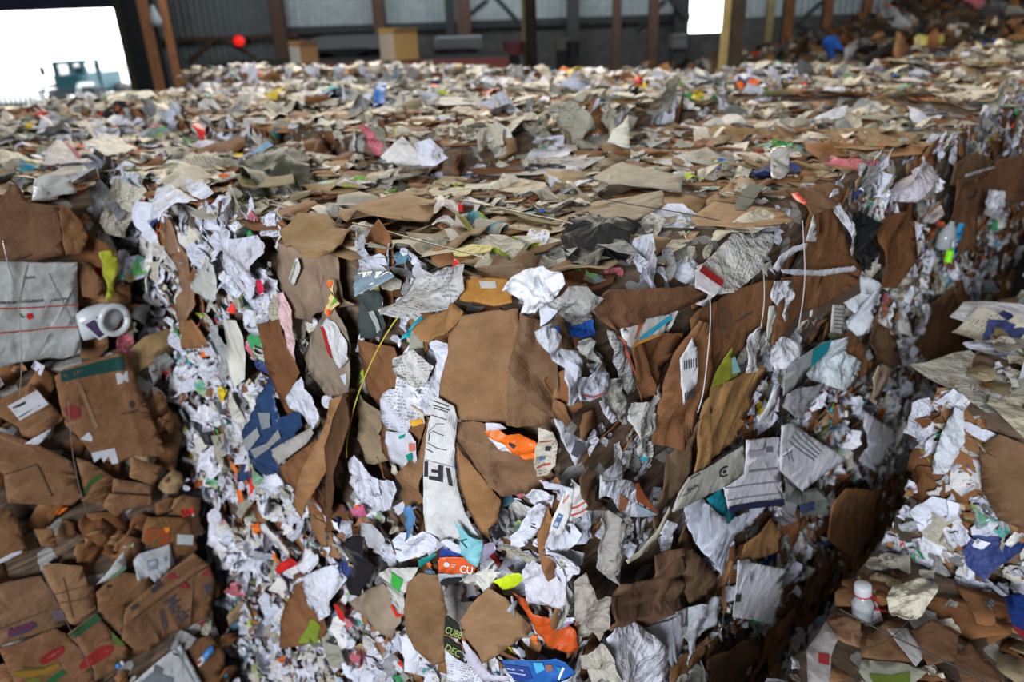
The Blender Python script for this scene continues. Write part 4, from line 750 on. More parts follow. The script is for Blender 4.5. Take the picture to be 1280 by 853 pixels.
P('red_scrap', 'tiny red plastic spike on the left top edge', 'plastic', 'G', 'a5', [(790, 305), (797, 275), (822, 298), (808, 308)], (.75, .02, .02), 'plastic', .06, 0, 0)
P('cardboard_sheet', 'dark brown bent flap on the top edge by the white paper ball', 'cardboard', 'T', 'a5', [(880, 310), (960, 262), (1010, 290), (1060, 262), (1115, 275), (1105, 320), (1020, 345), (930, 330)], (.17, .10, .06), 'card', .045, 4, .25)
P('cardboard_sheet', 'big pale grey brown sheet lying across the middle of the near bale top', 'cardboard', 'T', 'a2', [(940, 650), (1050, 610), (1280, 660), (1270, 700), (1150, 690), (1000, 700)], (.42, .38, .31), 'card', .035, 3, .08)
P('cardboard_sheet', 'tan torn sheet beside the pale grey brown one on the bale top', 'cardboard', 'T', 'a2', [(860, 755), (960, 730), (1200, 720), (1205, 770), (1080, 830), (960, 820)], (.40, .33, .24), 'card', .035, 4, .1)
P('green_cloth', 'dark olive green crushed sacking on top behind the shredded face', 'sack', 'T', 'd1', [(775, 110), (880, 60), (1060, 85), (1085, 45), (1115, 110), (1100, 160), (1010, 190), (900, 200), (780, 180)], (.035, .04, .02), 'plastic', .05, 8, .3, step=.03, glos=.6)
P('olive_carton', 'flat olive tan carton under the dark green sacking', 'carton', 'T', 'd1', [(755, 160), (890, 165), (1030, 150), (1040, 185), (900, 205), (780, 195)], (.26, .24, .13), 'card', .045, 2, .08)
P('white_shard', 'standing white shard of foam on the bale tops in the middle', 'foam', 'T', 'a2', [(995, 520), (1015, 485), (1072, 447), (1080, 535), (1040, 530)], (.72, .74, .72), 'card', .08, 1, .1)
P('red_ball', 'small red scrap glowing in the far white bale tops', 'plastic', 'T', 'p', [(792, 101), (795, 96), (802, 96), (805, 101), (800, 106), (794, 105)], (.75, .03, .02), 'plastic', .09, 2, .4)
P('blue_scrap', 'blue plastic scrap on the far bale tops left of the middle', 'plastic', 'T', 'p', [(465, 121), (475, 108), (484, 112), (480, 121), (468, 124)], (.02, .18, .62), 'plastic', .14, 2, .4)
P('red_scrap', 'bright red torn scrap on the bale tops near the big doorway', 'plastic', 'T', 'a1', [(715, 475), (730, 460), (765, 490), (755, 515), (735, 495)], (.80, .02, .02), 'plastic', .07, 2, .4)
P('white_sheet', 'large white sheet on the bale tops left of the red torn scrap', 'paper', 'T', 'a1', [(300, 540), (390, 502), (450, 500), (510, 540), (460, 570), (400, 600)], (.60, .58, .55), 'paper', .06, 4, .2)
P('white_sheet', 'white sheet with a crimson edge over the stack across the aisle', 'paper', 'T', 'a1', [(150, 590), (215, 545), (260, 545), (300, 575), (350, 598), (240, 600)], (.58, .55, .54), 'paper', .05, 3, .2, dec=[poly_([(243, 545), (262, 545), (302, 576), (292, 582)], (.35, .03, .08))])
P('clear_cup', 'round clear plastic cup on the bale tops right of the middle', 'cup', 'T', 'a3', [(330, 600), (340, 570), (370, 562), (405, 580), (412, 612), (380, 635), (345, 630)], (.48, .46, .43), 'plastic', .08, 6, .5, step=.015, glos=.15)
P('red_tag', 'orange red tag under the brown board on the right top edge', 'tag', 'T', 'a7', [(415, 125), (440, 120), (478, 160), (462, 168), (420, 140)], (.85, .07, .02), 'plastic', .05, 0, 0)
P('cardboard_sheet', 'rough brown board propped up at the right top edge', 'cardboard', 'E', 'a7', [(300, 130), (430, 100), (560, 90), (620, 110), (580, 175), (500, 200), (480, 165), (420, 135)], (.22, .13, .075), 'card', .05, 5, .2)

# -- the receding wall on the right
P('cardboard_sheet', 'long brown slab leaning in the receding wall below the pink white wad', 'cardboard', 'R', 'a7', [(740, 245), (800, 205), (860, 180), (888, 150), (870, 290), (840, 390), (800, 475), (765, 480), (755, 350)], B3, 'card', .06, 3, .2)
P('pink_white_wad', 'white and pale pink paper wad on the receding wall edge', 'paper', 'R', 'c8', [(105, 150), (185, 65), (230, 120), (340, 135), (345, 180), (270, 250), (215, 350), (120, 355), (110, 260)], (.60, .56, .62), 'paper', .07, 9, .4, step=.02)
P('cardboard_sheet', 'huge red brown box side far along the receding wall', 'cardboard', 'R', 'c8', [(420, 210), (520, 170), (700, 110), (800, 55), (853, 80), (840, 330), (720, 340), (640, 400), (560, 600), (480, 640), (410, 560), (405, 330)], (.21, .11, .065), 'card', .06, 5, .14, dec=[poly_([(565, 325), (600, 310), (612, 270), (622, 275), (610, 320), (570, 336)], (.05, .03, .02))])
P('white_strip', 'white torn strip lying on the huge red brown box side', 'paper', 'R', 'c8', [(490, 188), (560, 165), (670, 132), (672, 138), (580, 180), (500, 202)], (.55, .52, .55), 'paper', .09, 1, .1)
P('white_scrap', 'upright white scrap right of the huge red brown box side', 'paper', 'R', 'c8', [(640, 350), (670, 268), (712, 280), (700, 370), (735, 450), (690, 455), (645, 420)], (.68, .70, .76), 'paper', .09, 4, .25)
P('cardboard_sheet', 'brown triangular board low on the receding wall', 'cardboard', 'R', 'a7', [(905, 600), (960, 540), (1020, 468), (1018, 560), (1040, 700), (985, 735), (925, 745), (900, 690)], (.24, .135, .08), 'card', .065, 2, .12)
P('white_scrap', 'white folded scrap on the brown triangular board', 'paper', 'R', 'a7', [(875, 535), (900, 530), (930, 580), (920, 655), (885, 650), (895, 590)], (.68, .69, .74), 'paper', .085, 4, .3)
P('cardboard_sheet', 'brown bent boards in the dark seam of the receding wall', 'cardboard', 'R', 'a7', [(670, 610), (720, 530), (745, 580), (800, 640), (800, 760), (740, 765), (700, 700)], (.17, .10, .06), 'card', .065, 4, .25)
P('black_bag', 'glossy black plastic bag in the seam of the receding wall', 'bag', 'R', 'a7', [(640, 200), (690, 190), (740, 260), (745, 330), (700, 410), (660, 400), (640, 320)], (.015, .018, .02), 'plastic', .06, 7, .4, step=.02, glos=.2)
P('white_bag', 'white crushed plastic beside the level ribbon end', 'bag', 'R', 'a7', [(640, 390), (680, 390), (720, 500), (680, 560), (690, 600), (650, 655), (635, 560), (622, 480)], (.62, .65, .70), 'plastic', .08, 7, .35, step=.02)
P('cardboard_sheet', 'brown sheet on the back of the receding wall under its top edge', 'cardboard', 'R', 'a3', [(1010, 610), (1090, 560), (1180, 600), (1150, 660), (1060, 700), (1000, 690)], (.20, .12, .075), 'card', .07, 4, .2)

# -- the cardboard stack across the aisle, colours lowered to paint in its shade
P('flattened_carton', 'big flattened white box panel with two red lines across the aisle', 'carton', 'F', 'c5', [(-120, 42), (0, 38), (190, 45), (545, 45), (552, 200), (580, 690), (450, 730), (330, 728), (120, 765), (0, 795), (-120, 800)], (.44, .46, .46), 'card', .075, 2, .025, dec=[
    poly_([(-120, 368), (0, 368), (140, 368), (565, 345), (565, 354), (140, 379), (0, 379), (-120, 379)], (.38, .03, .02)), poly_([(-120, 542), (0, 542), (140, 536), (370, 510), (572, 505), (572, 514), (370, 519), (140, 546), (0, 552), (-120, 552)], (.38, .03, .02)),
    poly_([(192, 412), (228, 408), (236, 440), (208, 456), (190, 440)], (.60, .01, .01)), poly_([(140, 420), (150, 410), (165, 435), (180, 430), (182, 436), (160, 446)], (.03, .15, .05)),
    ('bars', (-100, 345), (120, 340), 24, 9, (.12, .12, .13)), ('bars', (150, 338), (310, 326), 24, 8, (.12, .12, .13)), ('bars', (350, 328), (480, 312), 18, 6, (.16, .16, .17)), ('bars', (165, 168), (245, 155), 22, 4, (.14, .14, .15)), poly_([(186, 50), (194, 50), (140, 340), (132, 340)], (.25, .26, .27)), poly_([(335, 120), (340, 118), (540, 500), (534, 502)], (.25, .26, .27))])
P('brown_box', 'large plain brown box side above the white box panel', 'carton', 'F', 'a4', [(-40, 200), (30, 110), (60, 85), (110, 160), (215, 170), (240, 350), (130, 375), (-40, 362)], (.19, .105, .065), 'card', .07, 2, .05, dec=[poly_([(60, 372), (118, 352), (118, 356), (62, 378)], INK)])
P('brown_box_flap', 'folded orange brown flap beside the large plain brown box', 'carton', 'F', 'a4', [(215, 170), (260, 175), (305, 230), (328, 290), (300, 352), (242, 352)], (.27, .14, .07), 'card', .075, 3, .25)
P('foil_bag', 'silvery white crinkled bag lying on the large plain brown box', 'bag', 'F', 'a4', [(118, 150), (130, 72), (170, 55), (250, 56), (286, 120), (180, 146)], (.50, .50, .47), 'plastic', .09, 5, .2, step=.02, glos=.25)
P('cardboard_sheet', 'brown box corner right of the white box panel', 'carton', 'F', 'a4', [(285, 380), (340, 395), (385, 460), (370, 520), (310, 510)], (.24, .13, .07), 'card', .06, 2, .12)
P('yellow_foam', 'mustard yellow foam piece behind the plastic jug', 'foam', 'F', 'a4', [(370, 345), (430, 330), (445, 400), (425, 450), (425, 515), (390, 520), (400, 470), (385, 420)], (.38, .40, .02), 'plastic', .06, 4, .2, glos=.8)
P('produce_box', 'brown box with a dark teal band and white stickers across the aisle', 'carton', 'F', 'b1', [(258, 270), (330, 225), (590, 155), (625, 175), (655, 260), (740, 480), (800, 640), (760, 655), (640, 655), (560, 700), (440, 645), (375, 560), (325, 520), (300, 440)], (.24, .125, .065), 'card', .07, 2, .04, dec=[
    poly_([(283, 245), (590, 172), (606, 243), (440, 268), (292, 297)], (.01, .065, .055)), poly_([(562, 262), (620, 250), (628, 300), (572, 316)], (.55, .57, .58)), poly_([(440, 645), (555, 620), (572, 690), (540, 698), (525, 660), (500, 690), (490, 665), (455, 690)], (.55, .57, .60)),
    poly_([(312, 430), (345, 412), (385, 430), (390, 470), (365, 488), (330, 470)], (.24, .03, .03)), poly_([(625, 400), (640, 390), (655, 400), (655, 418), (640, 428), (625, 418)], (.08, .05, .04)), ('bars', (585, 465), (680, 445), 12, 3, (.08, .05, .04)), poly_([(395, 575), (430, 545), (450, 570), (445, 592), (390, 580)], (.60, .62, .66)), poly_([(388, 350), (425, 338), (426, 345), (390, 358)], (.07, .04, .03)),
    ('bars', (300, 275), (480, 240), 22, 8, (.16, .085, .045)), poly_([(365, 300), (385, 300), (480, 520), (460, 530)], (.28, .155, .085))])
P('labelled_box', 'brown box with a white shipping label and black bar across the aisle', 'carton', 'F', 'b1', [(-60, 420), (0, 390), (150, 310), (185, 340), (312, 480), (240, 530), (200, 560), (118, 595), (90, 520), (-60, 440)], (.25, .135, .07), 'card', .062, 2, .05, dec=[
    poly_([(36, 418), (180, 340), (234, 408), (95, 487)], (.58, .59, .62)), poly_([(58, 425), (122, 393), (128, 405), (64, 438)], INK), poly_([(85, 465), (200, 397), (208, 405), (90, 475)], INK)])
P('paper_wedge', 'white paper wedge under the box with the shipping label', 'paper', 'F', 'b1', [(118, 602), (180, 565), (250, 528), (225, 570), (185, 606)], (.55, .57, .62), 'paper', .085, 1, .05)
P('cardboard_sheet', 'broad smooth brown board with a step fold across the aisle', 'cardboard', 'F', 'b1', [(-60, 535), (0, 540), (170, 600), (280, 650), (352, 690), (400, 853), (350, 900), (40, 890), (20, 750), (-60, 700)], (.23, .125, .068), 'card', .08, 2, .05, dec=[poly_([(20, 747), (175, 697), (178, 702), (24, 753)], (.08, .045, .03)), poly_([(175, 698), (182, 697), (255, 853), (246, 853)], (.08, .045, .03))])
P('cardboard_sheet', 'brown folded board with a green stroke beside the step folded one', 'cardboard', 'F', 'b1', [(370, 670), (440, 690), (560, 770), (545, 853), (500, 900), (395, 880), (395, 780)], (.24, .13, .07), 'card', .072, 2, .07, dec=[poly_([(385, 853), (430, 780), (485, 742), (498, 760), (440, 800), (410, 853)], (.04, .10, .03))])
P('cardboard_sheet', 'small bright brown box flap near the aisle', 'cardboard', 'F', 'b1', [(633, 662), (792, 715), (745, 802), (630, 765)], (.29, .16, .085), 'card', .085, 1, .08)
P('cardboard_sheet', 'tan brown board below the small bright flap', 'cardboard', 'F', 'b1', [(548, 770), (740, 800), (722, 900), (540, 900)], (.26, .15, .085), 'card', .075, 1, .06)
P('orange_print_box', 'brown carton with an orange ringed emblem and white sticker', 'carton', 'F', 'c4', [(160, 80), (180, 30), (360, 30), (390, 60), (430, 190), (330, 230), (180, 170), (150, 150)], (.22, .115, .05), 'card', .066, 2, .05, dec=[
    poly_([(175, 85), (290, 85), (280, 165), (170, 165)], (.33, .07, .02)), poly_([(182, 145), (188, 112), (215, 98), (245, 105), (262, 135), (255, 165), (190, 168)], (.10, .12, .03)), poly_([(196, 145), (202, 122), (222, 112), (240, 122), (246, 145), (240, 165), (202, 166)], (.36, .09, .03)), poly_([(258, 80), (288, 78), (286, 100), (262, 108)], (.85, .25, .02)),
    poly_([(325, 112), (405, 115), (402, 165), (322, 162)], (.48, .50, .53)), ('text', 'T T T', (215, 75), (290, 68), 26, (.28, .16, .05)), ('bars', (335, 130), (395, 132), 8, 5, (.25, .25, .28))])
P('flattened_carton', 'white folded box side with faint print across the aisle', 'carton', 'F', 'c4', [(108, 250), (135, 215), (290, 162), (312, 260), (300, 280), (215, 355), (185, 325), (130, 350)], (.50, .53, .56), 'card', .08, 2, .07, dec=[poly_([(175, 245), (225, 235), (228, 285), (180, 298)], (.25, .28, .33)), poly_([(183, 252), (218, 244), (221, 279), (187, 290)], (.46, .49, .52)), poly_([(195, 240), (203, 238), (212, 290), (204, 292)], (.2, .22, .28)), poly_([(260, 228), (270, 224), (275, 245), (264, 250)], (.2, .22, .28))])
P('carton_board', 'brown carton with dark slanted lettering and red triangles', 'carton', 'F', 'c4', [(60, 530), (70, 490), (400, 200), (480, 260), (520, 350), (490, 530), (295, 618), (190, 700), (100, 680), (50, 640)], (.225, .125, .07), 'card', .09, 2, .05, dec=[
    ('text', 'Mods', (262, 462), (350, 562), 74, (.06, .055, .065)), ('bars', (206, 415), (262, 368), 40, 4, (.06, .055, .065)), ('bars', (100, 500), (140, 480), 26, 3, (.06, .055, .065)), poly_([(262, 335), (298, 302), (340, 335)], (.26, .03, .035)), poly_([(330, 378), (362, 350), (398, 395)], (.26, .03, .035)), poly_([(440, 312), (478, 280), (500, 322)], (.26, .03, .035)), poly_([(425, 560), (470, 540), (455, 575)], (.24, .03, .03)),
    poly_([(455, 372), (498, 350), (500, 400), (480, 420)], (.07, .065, .08)), poly_([(240, 498), (262, 490), (285, 590), (262, 605)], (.09, .06, .055)), poly_([(90, 540), (440, 275), (444, 282), (96, 546)], (.09, .05, .03))])
P('cardboard_sheet', 'plain brown diamond shaped board left of the slant lettered carton', 'cardboard', 'F', 'b2', [(438, 440), (500, 390), (560, 350), (690, 372), (702, 430), (580, 510), (560, 642), (500, 600), (450, 540)], (.23, .125, .065), 'card', .072, 2, .06, dec=[poly_([(485, 408), (510, 408), (508, 420), (488, 420)], INK)])
P('white_green_sheet', 'pale sheet with green edge poking above the diamond shaped board', 'paper', 'F', 'b2', [(440, 407), (500, 340), (570, 250), (577, 330), (530, 372)], (.42, .45, .42), 'paper', .08, 1, .08, dec=[poly_([(480, 385), (572, 318), (575, 332), (530, 370)], (.12, .22, .14))])
P('cardboard_sheet', 'tan patchwork of small folded flaps in the lower cardboard bale', 'cardboard', 'F', 'c3', [(300, 50), (390, 30), (570, 40), (610, 170), (660, 190), (668, 350), (520, 450), (480, 440), (420, 330), (380, 250), (310, 100)], (.30, .175, .10), 'card', .075, 4, .12, dec=[poly_([(380, 245), (605, 170), (607, 176), (382, 252)], (.1, .06, .04)), poly_([(440, 130), (446, 128), (510, 400), (504, 402)], (.1, .06, .04)), poly_([(415, 300), (660, 250), (661, 256), (416, 307)], (.1, .06, .04))])
P('towel_carton', 'wide brown carton with a purple oval name badge', 'carton', 'F', 'c3', [(-60, 150), (0, 170), (290, 110), (360, 230), (420, 330), (480, 440), (400, 480), (200, 540), (0, 600), (-60, 620)], (.235, .14, .085), 'card', .07, 2, .04, dec=[
    poly_([(50, 520), (60, 490), (110, 468), (220, 430), (250, 445), (245, 470), (200, 500), (110, 530), (60, 535)], (.06, .045, .10)), ('text', 'Bounty', (66, 522), (234, 462), 44, (.20, .03, .07)), poly_([(360, 360), (430, 340), (460, 420), (370, 430)], (.14, .11, .11)), poly_([(-60, 500), (330, 345), (332, 352), (-60, 512)], (.1, .06, .04))])
P('banana_box', 'banana box side with red oval, yellow fruit and green bars, lower left corner', 'carton', 'F', 'c3', [(-40, 620), (150, 580), (385, 480), (480, 530), (560, 620), (640, 760), (660, 900), (120, 900), (40, 730), (0, 640)], (.24, .125, .07), 'card', .08, 1, .03, dec=[
    poly_([(275, 715), (285, 685), (360, 630), (430, 602), (448, 620), (440, 655), (380, 700), (300, 735)], (.27, .02, .02)), ('bars', (310, 712), (420, 640), 12, 5, (.35, .12, .09)), poly_([(95, 780), (150, 775), (300, 765), (410, 720), (418, 745), (330, 800), (180, 825), (100, 820)], (.30, .16, .02)), poly_([(150, 750), (290, 755), (412, 718), (300, 768), (160, 766)], (.10, .10, .02)),
    poly_([(310, 853), (430, 765), (465, 790), (380, 860)], (.02, .12, .04)), poly_([(180, 830), (300, 815), (270, 860), (190, 860)], (.16, .16, .03))])
P('banana_box', 'banana box side with red oval and green top band right of the other', 'carton', 'F', 'c3', [(470, 515), (670, 375), (760, 480), (892, 620), (892, 700), (760, 810), (660, 850), (600, 700), (540, 590)], (.25, .135, .075), 'card', .084, 1, .03, dec=[
    poly_([(472, 518), (672, 375), (705, 410), (520, 548)], (.03, .10, .04)), poly_([(560, 768), (548, 735), (600, 680), (700, 605), (775, 595), (790, 625), (760, 670), (660, 730)], (.30, .025, .02)), ('bars', (600, 735), (760, 635), 14, 6, (.35, .12, .09)), poly_([(775, 500), (870, 590), (820, 600), (780, 550)], (.10, .16, .03)), ('bars', (530, 540), (700, 430), 14, 6, (.12, .09, .05))])
P('magazine', 'white magazine page with a grey picture at the foot of the cardboard stack', 'magazine', 'F', 'b2', [(610, 853), (720, 760), (828, 680), (870, 760), (925, 860), (900, 900), (600, 900)], (.55, .57, .60), 'paper', .1, 1, .04, dec=[poly_([(640, 850), (700, 800), (790, 835), (790, 870), (650, 870)], (.22, .24, .26)), poly_([(705, 770), (745, 790), (735, 830), (700, 815)], (.16, .17, .19)), poly_([(795, 700), (803, 695), (890, 850), (880, 850)], (.3, .31, .33))])
P('cardboard_sheet', 'brown panel holding the small blue bottle low by the aisle', 'cardboard', 'F', 'b2', [(838, 670), (960, 640), (1030, 720), (1010, 853), (990, 900), (930, 880), (900, 780)], (.23, .125, .065), 'card', .078, 2, .06)
P('cardboard_sheet', 'long brown overhanging boards above the orange emblem carton', 'cardboard', 'F', 'b2', [(500, -10), (690, 0), (700, 40), (600, 60), (530, 95), (470, 50)], (.28, .155, .085), 'card', .09, 2, .1)
P('cardboard_sheet', 'upright brown board at the left rim of the cardboard stack', 'cardboard', 'F', 'b2', [(-60, 70), (30, 60), (80, 100), (130, 270), (100, 280), (0, 310), (-60, 300)], (.22, .12, .06), 'card', .08, 1, .06)
P('white_strip', 'thin white paper sticking out under the upright left rim board', 'paper', 'F', 'b2', [(-30, 305), (50, 265), (105, 248), (105, 258), (40, 295), (-20, 318)], (.55, .56, .60), 'paper', .1, 0, 0)
P('cardboard_sheet', 'small brown square flap in the dark ledge of the cardboard stack', 'cardboard', 'F', 'b2', [(155, 155), (242, 150), (262, 235), (190, 232)], (.26, .14, .07), 'card', .1, 1, .05)

# -- low bales on the right
P('cardboard_sheet', 'brown board on the low right bale crossed by thin wires', 'cardboard', 'BT', 'b8', [(735, 555), (820, 470), (880, 470), (905, 610), (830, 605), (740, 595)], (.22, .13, .075), 'card', .05, 2, .06)
P('cardboard_sheet', 'brown box end beside the small clear bottle on the low bale', 'cardboard', 'BT', 'b8', [(625, 475), (690, 450), (735, 470), (735, 555), (690, 545), (640, 520)], (.25, .15, .09), 'card', .045, 2, .1)
P('white_half_disc', 'white half round card on the low right bale', 'card', 'BT', 'b8', [(822, 495), (890, 498), (935, 560), (942, 595), (920, 622), (870, 560)], (.42, .41, .42), 'paper', .07, 1, .05)
P('red_white_carton', 'white carton strip with a red lettered patch on the low right bale', 'carton', 'BT', 'b8', [(555, 570), (620, 470), (660, 530), (640, 580), (632, 675), (560, 690)], (.48, .46, .47), 'card', .06, 2, .08, dec=[poly_([(595, 578), (632, 583), (630, 620), (594, 612)], (.35, .02, .03))])
P('green_edge_board', 'brown board with a green and white lower edge on the low right bale', 'cardboard', 'BT', 'b8', [(740, 600), (830, 605), (905, 615), (960, 640), (900, 690), (770, 690), (730, 640)], (.40, .42, .34), 'card', .055, 2, .06, dec=[poly_([(765, 650), (840, 655), (900, 645), (900, 680), (780, 685)], (.14, .20, .02))])
P('cream_foam', 'cream crumpled foam wad at the aisle edge of the low right bale', 'foam', 'BT', 'b8', [(822, 385), (845, 350), (900, 330), (960, 335), (992, 360), (985, 400), (950, 430), (910, 450), (850, 440)], (.62, .58, .46), 'paper', .09, 10, .5, step=.02)
P('blue_carton', 'blue and red carton lying at the frame edge on the low right bale', 'carton', 'BT', 'b8', [(1215, 390), (1262, 380), (1310, 400), (1310, 560), (1245, 490)], (.02, .06, .30), 'card', .09, 2, .1, dec=[poly_([(1240, 485), (1310, 520), (1310, 560), (1285, 545)], (.40, .02, .02))])
P('cardboard_sheet', 'brown folded board in the middle of the low right bale', 'cardboard', 'BT', 'b8', [(900, 500), (980, 470), (1060, 520), (1055, 600), (960, 610)], (.18, .10, .06), 'card', .05, 3, .12)
P('cardboard_sheet', 'long brown board at the right rim of the low bale', 'cardboard', 'BT', 'b8', [(1040, 590), (1100, 540), (1180, 620), (1220, 700), (1080, 700)], (.19, .11, .065), 'card', .05, 2, .1)
P('white_tissue', 'long white torn tissue on the end face of the second low bale', 'tissue', 'A', 'c1', [(205, 405), (225, 340), (252, 290), (270, 300), (272, 362), (232, 430), (205, 430)], (.60, .64, .70), 'paper', .06, 5, .25)
P('cardboard_sheet', 'round brown board on the end face of the second low bale', 'cardboard', 'A', 'c1', [(300, 375), (340, 350), (391, 370), (420, 460), (391, 540), (340, 520), (305, 465)], (.20, .12, .07), 'card', .055, 3, .12)

# -- more pieces around the near corner
P('black_clump', 'small black crumpled plastic clump under the orange brown curved cardboard', 'plastic', 'D', 'b6', [(370, 215), (395, 190), (415, 180), (435, 212), (448, 245), (400, 252), (375, 240)], (.012, .012, .012), 'plastic', .09, 7, .5, step=.008)
P('grey_sheet', 'creased grey white upright sheet left of the tall narrow board', 'paper', 'R', 'b7', [(30, 345), (130, 312), (150, 262), (152, 400), (100, 560), (62, 562), (35, 450)], (.50, .50, .47), 'paper', .07, 7, .3, step=.02)
P('magazine_edge', 'curved cream magazine edge sweeping round the lower right of the corner', 'magazine', 'R', 'b6', [(950, 340), (1010, 300), (1080, 220), (1135, 112), (1147, 125), (1098, 232), (1022, 320), (960, 356)], (.52, .48, .38), 'paper', .1, 1, .05)
P('white_scrap', 'small square white scrap beside the curved magazine edge', 'paper', 'R', 'b6', [(1095, 230), (1128, 170), (1172, 185), (1147, 243)], W1, 'paper', .105, 1, .05)
P('grey_sheet', 'grey folded sheet hanging below the hollow curling white paper', 'paper', 'R', 'b5', [(1000, 340), (1060, 300), (1095, 400), (1110, 470), (1060, 490), (1020, 440)], (.36, .35, .32), 'paper', .078, 6, .35, step=.015)
P('white_strip', 'narrow white folded slip below the grey folded sheet', 'paper', 'R', 'b5', [(985, 400), (1015, 395), (1030, 440), (1060, 480), (1030, 490), (1000, 450)], W1, 'paper', .09, 2, .15)
P('pale_triangle', 'pale triangular folded sheet below the window form sheet', 'paper', 'R', 'b5', [(985, 702), (1110, 725), (1030, 775), (980, 798)], (.62, .66, .70), 'paper', .095, 1, .08)
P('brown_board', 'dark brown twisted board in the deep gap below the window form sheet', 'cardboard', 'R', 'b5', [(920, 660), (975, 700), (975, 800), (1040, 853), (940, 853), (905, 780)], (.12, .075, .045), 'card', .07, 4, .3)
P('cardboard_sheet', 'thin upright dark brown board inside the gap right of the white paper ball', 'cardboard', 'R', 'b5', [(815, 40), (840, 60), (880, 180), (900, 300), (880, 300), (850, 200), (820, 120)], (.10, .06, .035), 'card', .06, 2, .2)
P('grey_crumple', 'pale grey limp paper inside the gap below the grey crumpled newsprint', 'paper', 'R', 'b5', [(880, 150), (920, 130), (975, 170), (985, 240), (940, 230), (900, 200)], (.40, .40, .38), 'paper', .07, 8, .4, step=.015)
P('white_crumple', 'bright white crumpled sheets beside the deep blue band', 'paper', 'D', 'b6', [(0, 270), (40, 235), (95, 220), (160, 245), (150, 300), (80, 330), (20, 330)], W1, 'paper', .08, 7, .3, step=.015)
P('white_crumple', 'white crumpled tissue just above the long stamped page', 'tissue', 'D', 'b6', [(520, 60), (560, 30), (620, 45), (650, 70), (640, 130), (590, 120), (545, 90)], (.62, .64, .70), 'paper', .08, 8, .4, step=.012)
P('lilac_film', 'lilac clear film scrap right of the pale teal sheet', 'film', 'D', 'b6', [(345, 280), (390, 270), (408, 290), (370, 330), (345, 350)], (.32, .27, .38), 'plastic', .095, 5, .3, step=.012, glos=.2)
P('newsprint_edge', 'speckled grey curled newsprint edge over the brown corner board', 'newspaper', 'D', 'b6', [(395, 275), (450, 265), (540, 300), (585, 330), (560, 350), (480, 320), (400, 300)], (.36, .33, .28), 'paper', .085, 6, .3, pr=1, step=.012)
P('white_board', 'white carton strip running down the lower right face', 'cardboard', 'R', 'b8', [(30, 490), (120, 440), (165, 430), (160, 480), (150, 530), (105, 610), (90, 560)], (.60, .61, .64), 'card', .08, 2, .08)
P('cardboard_sheet', 'orange brown torn edge board under the white carton strip', 'cardboard', 'R', 'b8', [(105, 625), (180, 560), (230, 520), (225, 570), (160, 650), (100, 680)], (.24, .12, .055), 'card', .075, 2, .12)
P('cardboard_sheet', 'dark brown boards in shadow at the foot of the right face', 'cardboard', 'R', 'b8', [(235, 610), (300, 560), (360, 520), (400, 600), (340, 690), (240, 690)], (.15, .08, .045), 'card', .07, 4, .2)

# ------------------------------------------------------------------ the shed
def st(o, kind='structure'): o['kind'] = kind; return o
YW = 36.0
def corrugated_mat(name, col, rough=.45):
    return flat_mat(name, col, rough, .0, .5, .25, 3.0, .3)
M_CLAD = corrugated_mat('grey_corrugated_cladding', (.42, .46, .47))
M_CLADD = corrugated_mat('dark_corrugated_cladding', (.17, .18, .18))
M_CONC = flat_mat('dusty_concrete', (.10, .095, .085), .9, bump=.3, nscale=2.0, vary=.5)
M_RUST = flat_mat('rust_brown_steel', (.10, .05, .032), .7, bump=.2, nscale=6, vary=.4)
M_ORNG = flat_mat('orange_primer_steel', (.85, .36, .16), .6, vary=.3, nscale=4)
M_YELL = flat_mat('yellow_painted_steel', (.50, .38, .16), .6, vary=.35, nscale=3)
M_DARK = flat_mat('dark_steel', (.035, .037, .04), .6, vary=.3)
def corr(mb, xa, xb, z0, z1, y, pitch=.28, dep=.06):
    n = max(2, int((xb - xa) / pitch)); p = (xb - xa) / n
    for i in range(n):
        x = xa + i * p
        pts = [(x, y), (x + p * .35, y), (x + p * .5, y - dep), (x + p * .85, y - dep), (x + p, y)]
        vs = [(a, b, z) for z in (z0, z1) for a, b in pts]; k = len(pts)
        mb.add(vs, [(q, q + 1, k + q + 1, k + q) for q in range(k - 1)])
# door opening on the far wall, light opening, z limits
DJ = wpt(158, 60, YW).x; DTOP = wpt(140, 10, YW).z
OX0, OX1 = wpt(861, 20, YW).x, wpt(906, 20, YW).x; OZ = wpt(880, 41, YW).z
ZC = 3.65
fl = MB(); fl.box((0, 11, -.05), (72, 50, .1)); st(fl.build('floor', M_CONC))
ap = MB(); ap.box((0, 66, -.06), (140, 60, .1)); st(ap.build('ground', flat_mat('pale_yard_concrete', (.6, .6, .58), .9, nscale=.3)))
w = MB(); xs = [wpt(232, 40, YW).x, wpt(345, 40, YW).x]
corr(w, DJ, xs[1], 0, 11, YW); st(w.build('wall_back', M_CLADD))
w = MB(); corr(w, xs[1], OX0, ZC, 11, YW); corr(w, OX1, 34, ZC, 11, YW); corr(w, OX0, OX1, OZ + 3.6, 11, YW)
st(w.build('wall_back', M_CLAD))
w = MB(); w.box(((xs[1] + OX0) / 2, YW + .15, ZC / 2), (OX0 - xs[1], .4, ZC)); w.box(((OX1 + 34) / 2, YW + .15, ZC / 2), (34 - OX1, .4, ZC))
w.box(((OX0 + OX1) / 2, YW + .15, OZ / 2), (OX1 - OX0, .4, OZ)); st(w.build('wall_back', M_CONC))
w = MB(); w.box(((-34 + DJ) / 2, YW, (DTOP + 11) / 2), (DJ + 34, .3, 11 - DTOP)); st(w.build('wall_back', flat_mat('blue_grey_door_header', (.07, .09, .17), .6, nscale=2, vary=.4)))
w = MB(); w.box((DJ + .28, YW - .2, 5.5), (.55, .5, 11)); st(w.build('door_1', flat_mat('olive_door_jamb', (.13, .12, .07), .7)))
